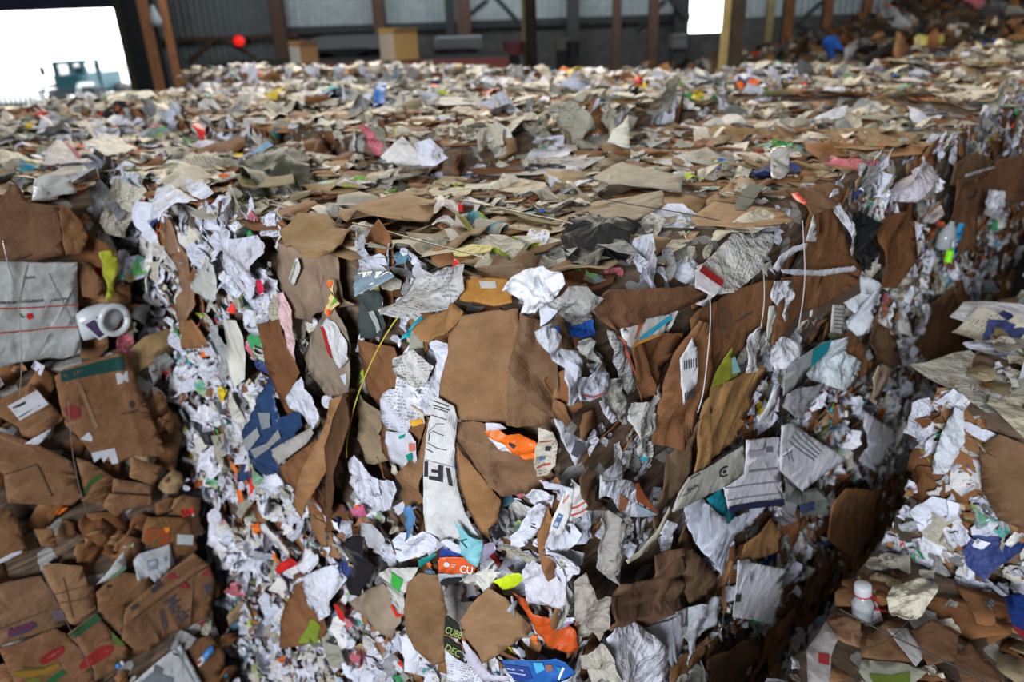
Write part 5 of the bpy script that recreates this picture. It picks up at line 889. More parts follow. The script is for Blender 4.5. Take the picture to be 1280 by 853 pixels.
w = MB(); w.box((-34, 11, 5.5), (.3, 50, 11)); st(w.build('wall_left', M_CLADD))
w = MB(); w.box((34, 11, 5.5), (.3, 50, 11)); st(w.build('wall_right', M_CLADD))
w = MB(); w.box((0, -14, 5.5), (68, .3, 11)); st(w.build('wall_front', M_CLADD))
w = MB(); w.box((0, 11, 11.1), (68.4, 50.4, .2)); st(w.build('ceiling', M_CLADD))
# horizontal girts
w = MB(); w.box(((DJ + xs[1]) / 2 + 1, YW - .3, wpt(290, 47, YW).z), (xs[1] - DJ, .18, .16)); st(w.build('trim_1', M_RUST))
w = MB(); w.box(((xs[1] + OX0) / 2, YW - .25, ZC + .1), (OX0 - xs[1], .2, .3)); st(w.build('trim_2', M_DARK))
def column(px, y0, Y, wd, mats, label, h=11, flange=None):
    """an H section: web and two flanges, parts of one column"""
    b = wpt(px, y0, Y)
    root = link('steel_column', None, loc=(b.x, Y, 0)); tag(root, label, 'column', kind='structure')
    m1 = MB(); m1.box((0, 0, h / 2), (.05, wd * .9, h)); m1.build('web', mats[0], root)
    m2 = MB(); m2.box((0, -wd * .45, h / 2), (wd, .04, h)); m2.build('flange', mats[1], root)
    m3 = MB(); m3.box((0, wd * .45, h / 2), (wd, .04, h)); m3.build('flange', mats[0], root)
    return root
for px, y0, Y, wd, ms, lb in [
    (192, 60, 30, .38, (M_DARK, M_ORNG), 'orange primed steel column, first one past the big bright doorway'),
    (214, 50, 31, .30, (M_DARK, M_ORNG), 'thin orange steel column, second one past the big bright doorway'),
    (180, 50, 34, 1.0, (M_DARK, M_DARK), 'wide black column at the edge of the bright doorway'),
    (349, 30, 35, .55, (M_RUST, M_RUST), 'dark column where the dark cladding turns lighter grey'),
    (474, 20, 35, .5, (M_DARK, M_RUST), 'dark rust brown column behind the open brown carton'),
    (562, 10, 35.2, .4, (M_DARK, M_DARK), 'dark slim column left of the first diagonal braces'),
    (579, 10, 33, .55, (M_RUST, M_RUST), 'rust brown column beside the first diagonal braces'),
    (716, 10, 35.2, .5, (M_DARK, M_DARK), 'dark column left of the slim brown one'),
    (771, 10, 34, .35, (M_RUST, M_RUST), 'slim brown column halfway between brown post and white opening'),
    (817, 10, 34, .4, (M_RUST, M_RUST), 'brown column next but one before the white opening'),
    (852, 10, 35.2, .6, (M_DARK, M_DARK), 'dark column touching the white opening'),
    (962, 20, 30, .25, (M_RUST, M_YELL), 'thin yellow brown column, first right of the big yellow edged post'),
    (985, 20, 28, .32, (M_RUST, M_ORNG), 'bright orange column rising in front of the crossed braces'),
    (1034, 15, 28, .28, (M_RUST, M_ORNG), 'bright orange column above the dark waste heap'),
    (1084, 8, 28, .28, (M_RUST, M_ORNG), 'short visible orange column over the heap crest'),
    (1128, 8, 30, .5, (M_RUST, M_RUST), 'brown column before the pale wall over the heap'),
    (1145, 8, 32, .3, (M_DARK, M_ORNG), 'thin orange and dark column over the heap crest'),
    (1222, 3, 30, .7, (M_RUST, M_RUST), 'wide rust brown column near the top corner over the heap')]:
    column(px, y0, Y, wd, ms, lb)
# brown post with yellow edge, and the big yellow edged post behind the bales
def post(px, y0, Y, w1, w2, lb):
    b = wpt(px, y0, Y); r = link('support_post', None, loc=(b.x, Y, 0)); tag(r, lb, 'post', kind='structure')
    m = MB(); m.box((w1 / 2, 0, 5.5), (w1, .05, 11)); m.build('flange', M_YELL, r)
    m = MB(); m.box((w1 + w2 / 2, .15, 5.5), (w2, .3, 11)); m.build('web', flat_mat('brown_post_steel', (.075, .055, .035), .7, nscale=3, vary=.5), r)
    m = MB(); m.box((w1 + w2 * .5, .33, 5.5), (w2 + .1, .05, 11)); m.build('flange', M_DARK, r)
post(652, 20, 25, .10, .32, 'brown steel post with a thin yellow edge behind the bales')
post(902, 40, 14.5, .13, .28, 'big yellow edged steel post rising directly behind the bale field')
# diagonal braces
def brace(a, b, Y, r, lb, mat=M_DARK):
    m = MB(); m.tube([wpt(*a, Y), wpt(*b, Y)], r, 6); tag(m.build('diagonal_brace', mat), lb, 'brace', 'diagonal wall braces', 'structure')
for a, b, Y, lb in [((610, 0), (575, 28), 34.6, 'brace rising to the light beside the rust brown column'), ((615, -8), (652, 32), 34.6, 'brace falling toward the yellow edged brown post'),
                    ((832, 0), (795, 40), 34.8, 'brace slanting beside the brown column before the white opening'), ((835, -4), (856, 22), 34.8, 'brace running down to the white opening'),
                    ((1030, 0), (970, 52), 33, 'long brace crossing behind the bright orange column'), ((985, 24), (1022, 44), 33, 'short brace crossing the long one above the heap'),
                    ((268, 50), (235, 78), 35, 'brace of the dark wall under the red lamp'), ((285, 52), (318, 72), 35, 'brace of the dark wall falling away from the red lamp')]:
    brace(a, b, Y, .10, lb, M_RUST if a[0] < 300 else M_DARK)
# red lamp, white hanging lamp, small bright reflector
p = wpt(300, 51, 34.5); m = MB(); m.tube([p + Vector((0, 0, 0)), p + Vector((0, -.22, 0))], .17, 14)
t = link('warning_lamp', None, loc=p); tag(t, 'round red warning lamp glowing on the dark far wall', 'lamp')
m = MB(); m.tube([(0, 0, 0), (0, -.22, 0)], .2, 14); m.build('lens', flat_mat('red_lens', (.8, .01, .01), .3, emit=(1, .02, .01), es=.9), t, True)
m = MB(); m.tube([(0, .2, 0), (0, 0, 0)], .25, 14); m.tube([(0, .2, 0), (0, 1.3, .1)], .04, 8); m.build('housing', M_DARK, t, True)
p = wpt(192, 16, 30); t = link('pendant_lamp', None, loc=p); tag(t, 'small white pendant lamp hanging by the orange column', 'lamp')
m = MB(); m.tube([(0, 0, .25), (0, 0, .1), (0, 0, -.25), (0, 0, -.45)], .1, 14, [.05, .1, .24, .20]); m.build('lamp_shade', flat_mat('white_enamel', (.7, .75, .75), .4), t, True)
m = MB(); m.tube([(0, 0, .25), (0, 0, 6.4)], .012, 6); m.build('cord', M_DARK, t)
# railing outside the doorway
Yr = 38.0
t = link('yard_railing', None, loc=(0, Yr, 0)); tag(t, 'pale barred railing outside the big bright doorway', 'railing')
zt = wpt(20, 115, Yr).z; m = MB(); xa, xb = -32, wpt(166, 105, Yr).x
m.box(((xa + xb) / 2, 0, zt), (xb - xa, .07, .08)); m.box(((xa + xb) / 2, 0, .25), (xb - xa, .05, .06)); m.build('rail', M_DARK, t)
i = 0
x = xb
while x > xa + 6.5:
    m = MB(); m.box((x, 0, zt / 2), (.07, .05, zt)); m.build('baluster', flat_mat('dark_railing', (.05, .05, .06), .5), t); x -= .24
# loader outside, half burnt out by the light
def loader():
    b = wpt(100, 100, 42); t = link('wheel_loader', None, loc=(b.x, 42, 0)); tag(t, 'turquoise cab of a loader standing outside in the bright doorway', 'loader')
    M_TQ = flat_mat('turquoise_paint', (.01, .07, .09), .5); M_G = flat_mat('cab_glass', (.12, .25, .28), .1, alpha=.35)
    s = 42 / 940.0; q_ = .9; z0 = 4.4 - (101 - 27) * s; z1 = 4.4 - (69 - 27) * s; hw = 17 * s
    m = MB(); m.box((0, 0, z1), (2 * hw + .2, 1.7, .12), bevel=.1); m.build('cab_roof', M_TQ, t)
    for sx in (-1, 1):
        for sy in (-1, 1):
            m = MB(); m.box((sx * hw * .93, sy * .75, (z0 + z1) / 2), (.2, .2, z1 - z0)); m.build('cab_pillar', M_TQ, t)
    m = MB(); m.box((0, -.3, z0 + .35), (2 * hw, 1.9, .95), bevel=.15); m.build('cab_body', M_TQ, t)
    m = MB(); m.box((0, -.72, (z0 + z1) / 2 + .3), (2 * hw * .9, .03, (z1 - z0) * .6)); m.build('windscreen', M_G, t)
    m = MB(); m.box((.1, .1, z0 + .75), (.6, .5, .8), bevel=.1); m.build('operator_seat', M_DARK, t)
    m = MB(); m.box((-.1, 1.9, 1.35), (1.7, 2.6, 1.0), bevel=.2); m.build('engine_hood', M_TQ, t)
    for sx in (-1, 1):
        for sy in (-.6, 2.3):
            m = MB(); c = Vector((sx * 1.05, sy, .62)); m.tube([c - Vector((.25, 0, 0)), c - Vector((.22, 0, 0)), c + Vector((.22, 0, 0)), c + Vector((.25, 0, 0))], .62, 20, [.5, .62, .62, .5]); m.build('wheel', M_DARK, t, True)
    for sx in (-1, 1):
        m = MB(); m.tube([(sx * .9, -.6, 1.4), (sx * .9, -1.9, 1.5), (sx * .9, -2.6, .5)], .12, 8); m.build('lift_arm', flat_mat('pale_arm', (.5, .52, .5), .5), t)
    m = MB(); m.prism([(-.3, 0), (.5, -.1), (.6, .7), (-.1, .9), (-.4, .5)], (Vector((-1.2, -2.7, .2)), Vector((0, -1, 0)), Vector((0, 0, 1))), 2.4); m.build('bucket', flat_mat('pale_arm', (.5, .52, .5), .5), t)
    m = MB(); m.tube([(-1.45, -.5, z0 + .3), (-1.5, -.6, z0 + .9)], .03, 6); m.box((-1.5, -.6, z0 + 1.05), (.28, .08, .4), bevel=.05); m.build('mirror', M_DARK, t)
    m = MB(); m.tube([(1.25, -.5, z0 + .5), (1.3, -.6, z0 + 1.0)], .03, 6); m.box((1.3, -.6, z0 + 1.15), (.2, .08, .3), bevel=.05); m.build('mirror', M_DARK, t)
loader()
# things behind the bales
def carton(p, sx, sy, sz, rz, lb, brown, pale):
    t = link('cardboard_carton', None, loc=p, rotz=rz); tag(t, lb, 'carton')
    e = .012
    for nm, c, d, mt in (('side_panel', (-sx / 2, 0, sz / 2), (e, sy, sz), pale), ('side_panel', (sx / 2, 0, sz / 2), (e, sy, sz), brown), ('front_panel', (0, -sy / 2, sz / 2), (sx, e, sz), brown),
                         ('back_panel', (0, sy / 2, sz / 2), (sx, e, sz), brown), ('bottom_panel', (0, 0, e / 2), (sx, sy, e), brown)):
        m = MB(); m.box(c, d); m.build(nm, mt, t)
    for s in (-1, 1):
        m = MB(); m.prism([(-sx / 2, 0), (sx / 2, 0), (sx / 2 - .02, .12), (-sx / 2 + .02, .12)], (Vector((0, s * sy / 2, sz)), Vector((1, 0, 0)), Vector((0, s * .5, .8)).normalized()), .006); m.build('flap', brown, t)
M_CB = flat_mat('carton_brown', (.27, .15, .07), .8); M_CP = flat_mat('carton_pale', (.55, .47, .40), .8); M_CB2 = flat_mat('carton_golden', (.36, .23, .09), .8)
machine = link('sorting_platform', None, loc=(wpt(440, 70, 17).x, 17, 0)); tag(machine, 'long low dark platform with a dull red edge behind the bales', 'platform')
zt = wpt(380, 76, 17).z
m = MB(); m.box((0, .8, zt - .1), (6.6, 2.4, .08)); m.build('deck', M_DARK, machine)
m = MB(); m.box((0, -.42, zt - .2), (6.6, .06, .3)); m.build('edge_beam', flat_mat('dull_red_paint', (.10, .015, .012), .6), machine)
for q in (-3, -1, 1, 3):
    m = MB(); m.box((q, .8, (zt - .15) / 2), (.14, .14, zt - .15)); m.build('leg', M_DARK, machine)
carton((wpt(381, 76, 17.2).x, 17.2, zt - .05), .42, .42, .33, .75, 'small carton with a white end on the dark platform behind the bales', M_CB, flat_mat('carton_white', (.7, .7, .66), .7))
carton((wpt(499, 70, 17.2).x, 17.3, zt - .05), .62, .5, .52, .75, 'tall golden brown open carton on the dark platform behind the bales', M_CB2, M_CP)
def truck(px0, px1, py, Y, lb):
    a, b = wpt(px0, py, Y), wpt(px1, py, Y); L_ = b.x - a.x; z = a.z
    t = link('flatbed_trailer', None, loc=((a.x + b.x) / 2, Y, 0)); tag(t, lb, 'trailer')
    m = MB(); m.box((0, 0, z), (L_, 1.8, .35), bevel=.1); m.build('bed', flat_mat('pale_grey_paint', (.42, .45, .46), .5), t)
    m = MB(); m.box((-.1 * L_, -.2, z - .4), (L_ * .8, 1.5, .5)); m.build('chassis', M_DARK, t)
    for q in (-.33, .28):
        for sy in (-.8, .8):
            m = MB(); c = Vector((q * L_, sy, z - .75)); m.tube([c - Vector((0, .15, 0)), c + Vector((0, .15, 0))], .5, 18); m.build('wheel', M_DARK, t, True)
    for q in (-.4, 0, .4):
        m = MB(); m.box((q * L_, 0, (z - .6) / 2), (.15, .3, z - .6)); m.build('support_leg', M_DARK, t)
truck(398, 482, 54, 26, 'pale grey flat trailer with dark wheels left of the golden carton')
truck(545, 602, 54, 28, 'pale narrow trailer bed seen right of the golden carton')
def crate(px0, px1, py0, py1, Y, mat, nm, lb, cat):
    a, b = wpt(px0, py1, Y), wpt(px1, py0, Y); t = link(nm, None, loc=((a.x + b.x) / 2, Y, 0)); tag(t, lb, cat)
    m = MB(); m.box((0, 0, (a.z + b.z) / 2), (b.x - a.x, .8, b.z - a.z), bevel=.06); m.build('body', mat, t)
    m = MB(); m.box((0, 0, b.z + .03), ((b.x - a.x) * 1.06, .86, .07), bevel=.06); m.build('lid', mat, t)
    m = MB(); m.box((0, 0, a.z / 2), ((b.x - a.x) * .8, .6, a.z)); m.build('stand', M_DARK, t)
crate(630, 652, 54, 68, 24, flat_mat('dull_red_plastic', (.22, .01, .015), .5), 'waste_bin', 'dull red bin in the dark area under the brown post', 'bin')
crate(694, 712, 51, 62, 26, flat_mat('beige_sheet_metal', (.28, .26, .20), .6), 'metal_cabinet', 'beige metal box standing in the dark behind the bales', 'cabinet')
crate(709, 722, 54, 70, 25, M_DARK, 'metal_cabinet', 'black box standing against the beige metal box', 'cabinet')
crate(838, 858, 45, 60, 33, flat_mat('dull_grey_metal', (.12, .12, .12), .6), 'metal_cabinet', 'grey cabinet just under the white opening', 'cabinet')

# ------------------------------------------------------------------ the waste heap at the far right
CREST = [(-2, 2.6), (4.6, 3.0), (5.6, 3.2), (6.7, 3.5), (7.6, 3.75), (8.8, 4.1), (10.4, 4.35), (12.3, 4.4), (16, 4.5), (22, 4.5)]
def crest(x):
    for (a, za), (b, zb) in zip(CREST, CREST[1:]):
        if x <= b: return za + (zb - za) * (x - a) / (b - a)
    return 4.3
def heap_z(x, y):
    c = crest(x + .3 * noise.noise(Vector((x * .9, y * .9, 3))))
    k = min(1.0, max(0.0, (y - 8.0) / 10.0)); 
    base = 3.35 + (c - 3.35) * k if c > 3.35 else c * (.8 + .2 * k)
    if y > 18: base -= (y - 18) * .5
    return max(0.02, base + .22 * noise.noise(Vector((x * 1.1, y * 1.1, 0))) + .12 * noise.noise(Vector((x * 2.7, y * 2.7, 5))))
hp = link('waste_heap', None, loc=(0, 0, 0)); tag(hp, 'dark loose heap of mixed waste paper rising behind the bales near the far wall', 'heap')
V, F = [], []; nx, ny = 84, 62
for i in range(nx + 1):
    for j in range(ny + 1):
        x = 2.6 + i * .22; y = 11.2 + j * .22 - min(3.6, .12 * i); V.append((x, y, heap_z(x, y)))
for i in range(nx):
    for j in range(ny): a = i * (ny + 1) + j; F.append((a, a + ny + 1, a + ny + 2, a + 1))
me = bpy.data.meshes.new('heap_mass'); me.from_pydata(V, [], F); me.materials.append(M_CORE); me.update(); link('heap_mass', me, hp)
rh = random.Random(77); res = []
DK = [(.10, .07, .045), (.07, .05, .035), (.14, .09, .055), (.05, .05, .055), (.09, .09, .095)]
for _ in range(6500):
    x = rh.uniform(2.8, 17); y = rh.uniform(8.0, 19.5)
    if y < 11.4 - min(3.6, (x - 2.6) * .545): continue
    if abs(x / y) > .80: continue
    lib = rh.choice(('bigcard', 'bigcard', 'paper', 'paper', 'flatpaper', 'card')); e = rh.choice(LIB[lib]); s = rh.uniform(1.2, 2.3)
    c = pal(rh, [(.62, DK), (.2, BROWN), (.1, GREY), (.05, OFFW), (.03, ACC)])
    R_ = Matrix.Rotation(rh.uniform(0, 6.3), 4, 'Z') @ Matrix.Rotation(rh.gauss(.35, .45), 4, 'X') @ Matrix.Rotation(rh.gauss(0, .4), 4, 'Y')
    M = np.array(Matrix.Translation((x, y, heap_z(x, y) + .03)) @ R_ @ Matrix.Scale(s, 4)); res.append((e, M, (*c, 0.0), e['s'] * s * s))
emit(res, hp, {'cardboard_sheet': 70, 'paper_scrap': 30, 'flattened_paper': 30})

K0 = {'cardboard_sheet': 70, 'cardboard_scrap': 50, 'paper_scrap': 90, 'paper_strip': 40, 'flattened_paper': 40}
K1 = {'cardboard_sheet': 25, 'cardboard_scrap': 15, 'paper_scrap': 25, 'paper_strip': 8, 'flattened_paper': 12}
K2 = {'cardboard_sheet': 12, 'cardboard_scrap': 4, 'paper_scrap': 6, 'flattened_paper': 5}
K3 = {'cardboard_sheet': 6, 'flattened_paper': 3}
ORD = ['first', 'second', 'third', 'fourth', 'fifth', 'sixth', 'seventh', 'eighth', 'ninth', 'tenth', 'eleventh', 'twelfth', 'thirteenth', 'fourteenth', 'fifteenth', 'sixteenth']
LAYER = ['top layer', 'second layer down', 'third layer down', 'fourth layer down', 'fifth layer down', 'sixth layer down']

def skip_corner(p): return p[0] + p[1] < -0.02
# main block: left face (long sides), right face (ends)
GL = 'bales in the big block with the near corner'
for k in range(5):
    z = TOP - k * BH
    for j in range(2):
        f = {'L': 'white' if j == 1 or k > 1 else 'mix'}
        if j == 0: f['R'] = 'mix'
        if k == 0: f['T'] = 'top'
        nm = 'near corner bale of mixed paper and cardboard' if j == 0 else 'bale of shredded white paper next to the narrow dark aisle'
        bale(0, j * (BY + .02), z, f, '%s, %s' % (nm, LAYER[k]), GL, K0 if k < 2 else K1, 1.0, out={'L': (j == 1) * .005 + .004})
for i in range(1, 9):
    for k in range(1 if i > 5 else (4 if i < 5 else 3)):
        z = TOP - k * BH + (.05 if i > 3 else 0) + (.05 if i > 5 else 0)
        f = {'R': 'mix' if (i < 5 and k < 2) or (i < 4 and k == 2) else ('brown' if i < 7 else 'mix')}  # darker brown look on lower layers paints in the shade of the gap
        if k == 0: f['T'] = 'top'
        bale(i * (BX + .02), 0, z, f, '%s bale from the near corner in the receding side wall, %s' % (ORD[i], LAYER[k]), GL,
             (K0 if i < 2 else K1) if k < 2 else K2, 1.0 if i < 4 else .7)
# stack of cardboard bales across the aisle
FY = 2.2
for k in range(5):
    for i in (-1, -2, -3):
        if i == -3 and k > 1: continue
        z = TOP - k * BH + .0
        f = {'R': 'brown'}
        if i == -1: pass
        if k == 0: f['T'] = 'top'
        bale(i * (BX + .02) - .10, FY + (-.02 * k), z, f, 'brown cardboard bale across the dark aisle, %s, %s' % (LAYER[k], ('beside the aisle', 'one in from the aisle', 'two in from the aisle')[-i - 1]),
             'cardboard bales across the aisle', K1, 1.0)
# low bales on the right, one and two layers down
for i in range(3):
    bale(1.4 + i * (BX + .02), -.45 - BY, 3.17, {'L': 'mix', 'R': 'mix', 'T': 'topwhite'} if i == 0 else {'T': 'topwhite'}, 'low bale beyond the dark gap, second step up, %s from the front' % ORD[i], 'low stepped bales beyond the gap', K1)  # white and brown mix on the end face, also painting its blocked light
bale(1.4, -.45 - BY, 2.54, {'L': 'mix'}, 'bale under the second step beyond the dark gap', 'low stepped bales beyond the gap', K2)
for i in range(2):
    bale(.51 - i * (BX + .02), -.37 - BY, 2.54, {'T': 'low', 'L': 'mix'}, 'lowest open topped bale beyond the dark gap, %s from the step' % ORD[i], 'low stepped bales beyond the gap', K1)
# the field of bale tops
def seen(s, z):
    w = to_world((s[0], s[1], z)); v = np.array([w.x, w.y, w.z - EYE])
    c = np.array([v @ np.array([RT[0], FW[0], -DN[0]]), v @ np.array([RT[1], FW[1], -DN[1]]), v @ np.array([RT[2], FW[2], -DN[2]])])
    if c[2] < .2: return False
    px, py = CX + FPX * c[0] / c[2], CY + FPX * c[1] / c[2]
    return -110 < px < 1390 and py < 950
nrow = {}
for i in range(-9, 13):
    for j in range(0, 12):
        x, y = i * (BX + .02), j * (BY + .02)
        if i < 0: x -= .10; y = FY + (j - 2) * (BY + .02)
        if j < 1 and i >= 0: continue
        if j == 1 and i == 0: continue
        if i < 0 and (j < 3 and i >= -3): continue
        if i < 0 and j < 2: continue
        cx_, cy_ = x + BX / 2, y + BY / 2
        w = to_world((cx_, cy_, 0))
        if not seen((cx_, cy_), TOP): continue
        if w.y > (6.7 + (w.x + 4.2) if w.x < -2.9 else 9.6 - .5 * max(0, w.x + 1.95)): continue
        rr = random.Random(i * 31 + j * 7)
        dz = rr.uniform(-.05, .05)
        if 3.7 < w.y < 6.0 and w.x > -1.5: dz += .08
        pass
        f = {'T': 'top' if w.y < 3.2 or rr.random() < (.5 if w.y < 5 else .15) else 'topwhite', 'L': 'side', 'R': 'side'}
        far = w.y > 5.0
        bale(x, y, TOP + dz, f, '%s bale top, %s row behind the near corner, %s toward the %s' % ('tan' if f['T'] == 'top' else 'white speckled',
             ORD[j], ORD[i] if i >= 0 else ORD[-i - 1], 'waste heap' if i >= 0 else 'bright doorway'),
             'bale tops stretching back to the shed wall', K3 if far else K2, .85 if far else .95, near=not far)
# ------------------------------------------------------------------ build the pieces
_pm = {}
def plastic_mat(col, g):
    k = (tuple(col), g)
    if k not in _pm: _pm[k] = flat_mat('film_plastic_%d' % len(_pm), col, g, 0, .5, .2, 30, .25)
    return _pm[k]
def ink_mat(col):
    k = ('ink', tuple(col))
    if k not in _pm: _pm[k] = flat_mat('printing_ink_%d' % len(_pm), col, .65, 0, .3, 0, 40, .18)
    return _pm[k]
def build_piece(i, d):
    rng = random.Random(500 + i)
    us = [p[0] for p in d['poly']]; vs = [p[1] for p in d['poly']]; w, h = max(us) - min(us), max(vs) - min(vs)
    fo = Folds(rng, w, h, d['nf'] + 2, d['sl'] * 1.3, d['curl'], d['tilt'])
    U, V, Nn = d['U'], d['V'], d['N']
    for a_, b_, k_, r_ in d['rid']:
        x0, y0, s0 = REG[d['reg']]; e_ = []
        for p in (a_, b_):
            q = hit(x0 + p[0] / s0, y0 + p[1] / s0, d['o'], Nn) - d['o']; e_.append((q @ U, q @ V))
        dx, dy = e_[1][0] - e_[0][0], e_[1][1] - e_[0][1]; L_ = math.hypot(dx, dy)
        fo.L.append((-dy / L_, dx / L_, e_[0][0], e_[0][1], k_, r_))
    step = min(d['step'], max(.012, math.sqrt(w * h) / 6))
    amp = {'card': .0012, 'paper': .0016, 'plastic': .0022}[d['kind']]
    poly = torn(d['poly'], rng, amp, .014)
    V2, T = tri_poly(poly, fo, step, rng, full=True)
    zz = np.array([fo(*p) for p in V2]); fo.m += zz.mean(); lim = (.28 if d['nf'] >= 9 else .16) * min(w, h) + .006
    def H(u, v): return lim * math.tanh(fo(u, v) / lim)
    # extra fine crumple in folded paper
    nz = {'card': .0, 'paper': .03, 'plastic': .05}[d['kind']] * d['sl'] * min(w, h)
    jit = {}
    def vert(u, v, off=0.0): return U * u + V * v + Nn * (H(u, v) + off)
    V3 = np.array([vert(u, v) for u, v in V2])
    if nz and len(V3) > 40: V3 = V3 + Nn * np.array([[rng.uniform(-nz, nz)] for _ in range(len(V3))]) * 0.8
    th = .004 if d['kind'] == 'card' else .0005
    n0 = len(V3)
    V3, T3 = thicken(V3, T, Nn, th)
    a = rng.uniform(-.6, .6); uv = np.vstack([V2, V2]) @ np.array([[math.cos(a), -math.sin(a)], [math.sin(a), math.cos(a)]]) + [rng.uniform(0, 9), rng.uniform(0, 9)]
    mat = {'card': M_CARD, 'paper': M_SMOOTH if d['sl'] <= .12 else M_PAPER}.get(d['kind']) or plastic_mat(d['col'], d['glos'])
    me = raw_mesh(d['name'], V3, T3, uv, None, mat)
    cc = d['col']
    if d['kind'] == 'card' and cc[2] < .72 * cc[1]: cc = (cc[0], cc[1] * .95, cc[2] * .87)      # brown board is a little redder
    o = link(d['name'], me, None, to_world(d['o']), ANG, (*cc, float(d['pr']) if d['pr'] else 0.0))
    tag(o, d['label'], d['cat'], d['group'])
    # prints, stickers, and lines drawn along folds
    x0, y0, s = REG[d['reg']]
    def loc(p):
        q = hit(x0 + p[0] / s, y0 + p[1] / s, d['o'], Nn) - d['o']; return (q @ U, q @ V)
    def flat(polys, name, col):
        Vs, Ts = [], []; b = 0
        for pp in polys:
            v2, t = tri_poly(pp, fo, .03, rng, full=True)
            if not len(t): continue
            Vs += [vert(u, v, .0028 + (nz * .8 if nz and n0 > 40 else 0)) for u, v in v2]; Ts += [[k + b for k in f] for f in t]; b = len(Vs)
        if Vs: link(name, raw_mesh(name, Vs, Ts, None, None, ink_mat(col)), o)
    bycol = {}
    for dc in d['dec']:
        if dc[0] == 'poly': bycol.setdefault(tuple(dc[2]), []).append([loc(p) for p in dc[1]])
        elif dc[0] == 'bars':
            _, p0, p1, hh, nn, col = dc; p0, p1 = Vector(p0), Vector(p1); L_ = (p1 - p0); nr = Vector((L_.y, -L_.x)).normalized() * hh
            for k in range(nn):
                a_ = p0 + L_ * ((k + .08) / nn); b_ = p0 + L_ * ((k + rng.uniform(.7, .92)) / nn); q = nr * rng.uniform(.75, 1)
                bycol.setdefault(tuple(col), []).append([loc(t) for t in (a_, b_, b_ + q, a_ + q)])
    for col, polys in bycol.items(): flat(polys, 'print_and_fold_mark', col)
    for dc in d['dec']:
        if dc[0] != 'text': continue
        _, txt, p0, p1, hh, col = dc
        cu = bpy.data.curves.new('lettering', 'FONT'); cu.body = txt; cu.size = 1.0; cu.fill_mode = 'BOTH'; cu.offset = .018; cu.resolution_u = 3
        t = bpy.data.objects.new('lettering', cu); COL.objects.link(t); bpy.context.view_layer.update()
        tm = t.to_mesh(); vv = [v.co.copy() for v in tm.vertices]; ff = [tuple(f.vertices) for f in tm.polygons]; t.to_mesh_clear()
        bpy.data.objects.remove(t); 
        mx = max(v.x for v in vv); mn = min(v.x for v in vv); my = max(v.y for v in vv)
        p0, p1 = Vector(p0), Vector(p1); L_ = p1 - p0; nr = Vector((L_.y, -L_.x)).normalized() * hh
        V_ = []
        for v in vv:
            p = p0 + L_ * ((v.x - mn) / (mx - mn)) + nr * (v.y / my); u_, v_ = loc(p); V_.append(vert(u_, v_, .004))
        T_ = [(f[0], f[k], f[k + 1]) for f in ff for k in range(1, len(f) - 1)]
        link('lettering', raw_mesh('lettering', V_, T_, None, None, ink_mat(col)), o)
for i, d in enumerate(PIECES): build_piece(i, d)

def blk(x, y, plane, out):
    o, U, V = PLANES[plane]; Nn = np.cross(U, V); return hit(x, y, o + Nn * out, Nn)
def strand(name, label, cat, pts, r, mat, group=None, n=6, twist=0.0):
    """a wire or string through points given on the bale surfaces"""
    P_ = [Vector(blk(*p)) for p in pts]; o0 = P_[0].copy(); Q = []
    for i in range(len(P_) - 1):
        a, b, c, e = P_[max(i - 1, 0)], P_[i], P_[i + 1], P_[min(i + 2, len(P_) - 1)]
        for k in range(8):
            t = k / 8; Q.append(.5 * ((2 * b) + (c - a) * t + (2 * a - 5 * b + 4 * c - e) * t * t + (3 * b - a - 3 * c + e) * t ** 3) - o0)
    Q.append(P_[-1] - o0); m = MB()
    if twist:
        D_ = []
        L_ = 0
        R_ = []
        for i in range(len(Q) - 1):
            for k in range(5): R_.append(Q[i].lerp(Q[i + 1], k / 5))
        for ph in (0, math.pi):
            pts2 = []; s_ = 0
            for i, q in enumerate(R_):
                if i: s_ += (q - R_[i - 1]).length
                t_ = (R_[min(i + 1, len(R_) - 1)] - R_[max(i - 1, 0)]).normalized(); a = t_.cross(Vector((0, 0, 1))).normalized(); b = t_.cross(a)
                an = s_ * twist + ph; pts2.append(q + (a * math.cos(an) + b * math.sin(an)) * r * .8)
            m.tube(pts2, r, 5)
    else: m.tube(Q, r, n)
    o = m.build(name, mat, None, True, to_world(o0), ANG); tag(o, label, cat, group); return o
M_TW = flat_mat('twisted_bright_wire', (.50, .46, .36), .3, .85); M_WH = flat_mat('white_strap', (.62, .62, .62), .45); M_YS = flat_mat('yellow_strap', (.62, .55, .06), .5); M_DW = flat_mat('dark_wire', (.09, .08, .07), .5, .6)
strand('baling_wire', 'shiny twisted wire across the bale top from the white tuft', 'wire', [(575, 250, 'T', .055), (610, 257, 'T', .055), (650, 266, 'T', .052), (690, 274, 'T', .06), (716, 280, 'T', .07)], .0014, M_TW, twist=420)
strand('baling_wire', 'shiny twisted wire across the left of the bale top', 'wire', [(440, 279, 'T', .05), (475, 287, 'T', .055), (520, 300, 'T', .052), (570, 313, 'T', .05), (606, 322, 'T', .045)], .0014, M_TW, twist=420)
strand('baling_wire', 'thin dark wire running over the pale sheets on the bale top', 'wire', [(735, 246, 'T', .05), (780, 254, 'T', .05), (850, 266, 'T', .05), (900, 276, 'T', .045)], .0011, M_DW, twist=420)
strand('baling_wire', 'thin dark wire crossing the dark taped tan panel', 'wire', [(855, 230, 'T', .05), (900, 240, 'T', .05), (950, 250, 'T', .05), (1000, 262, 'T', .04)], .001, M_DW)
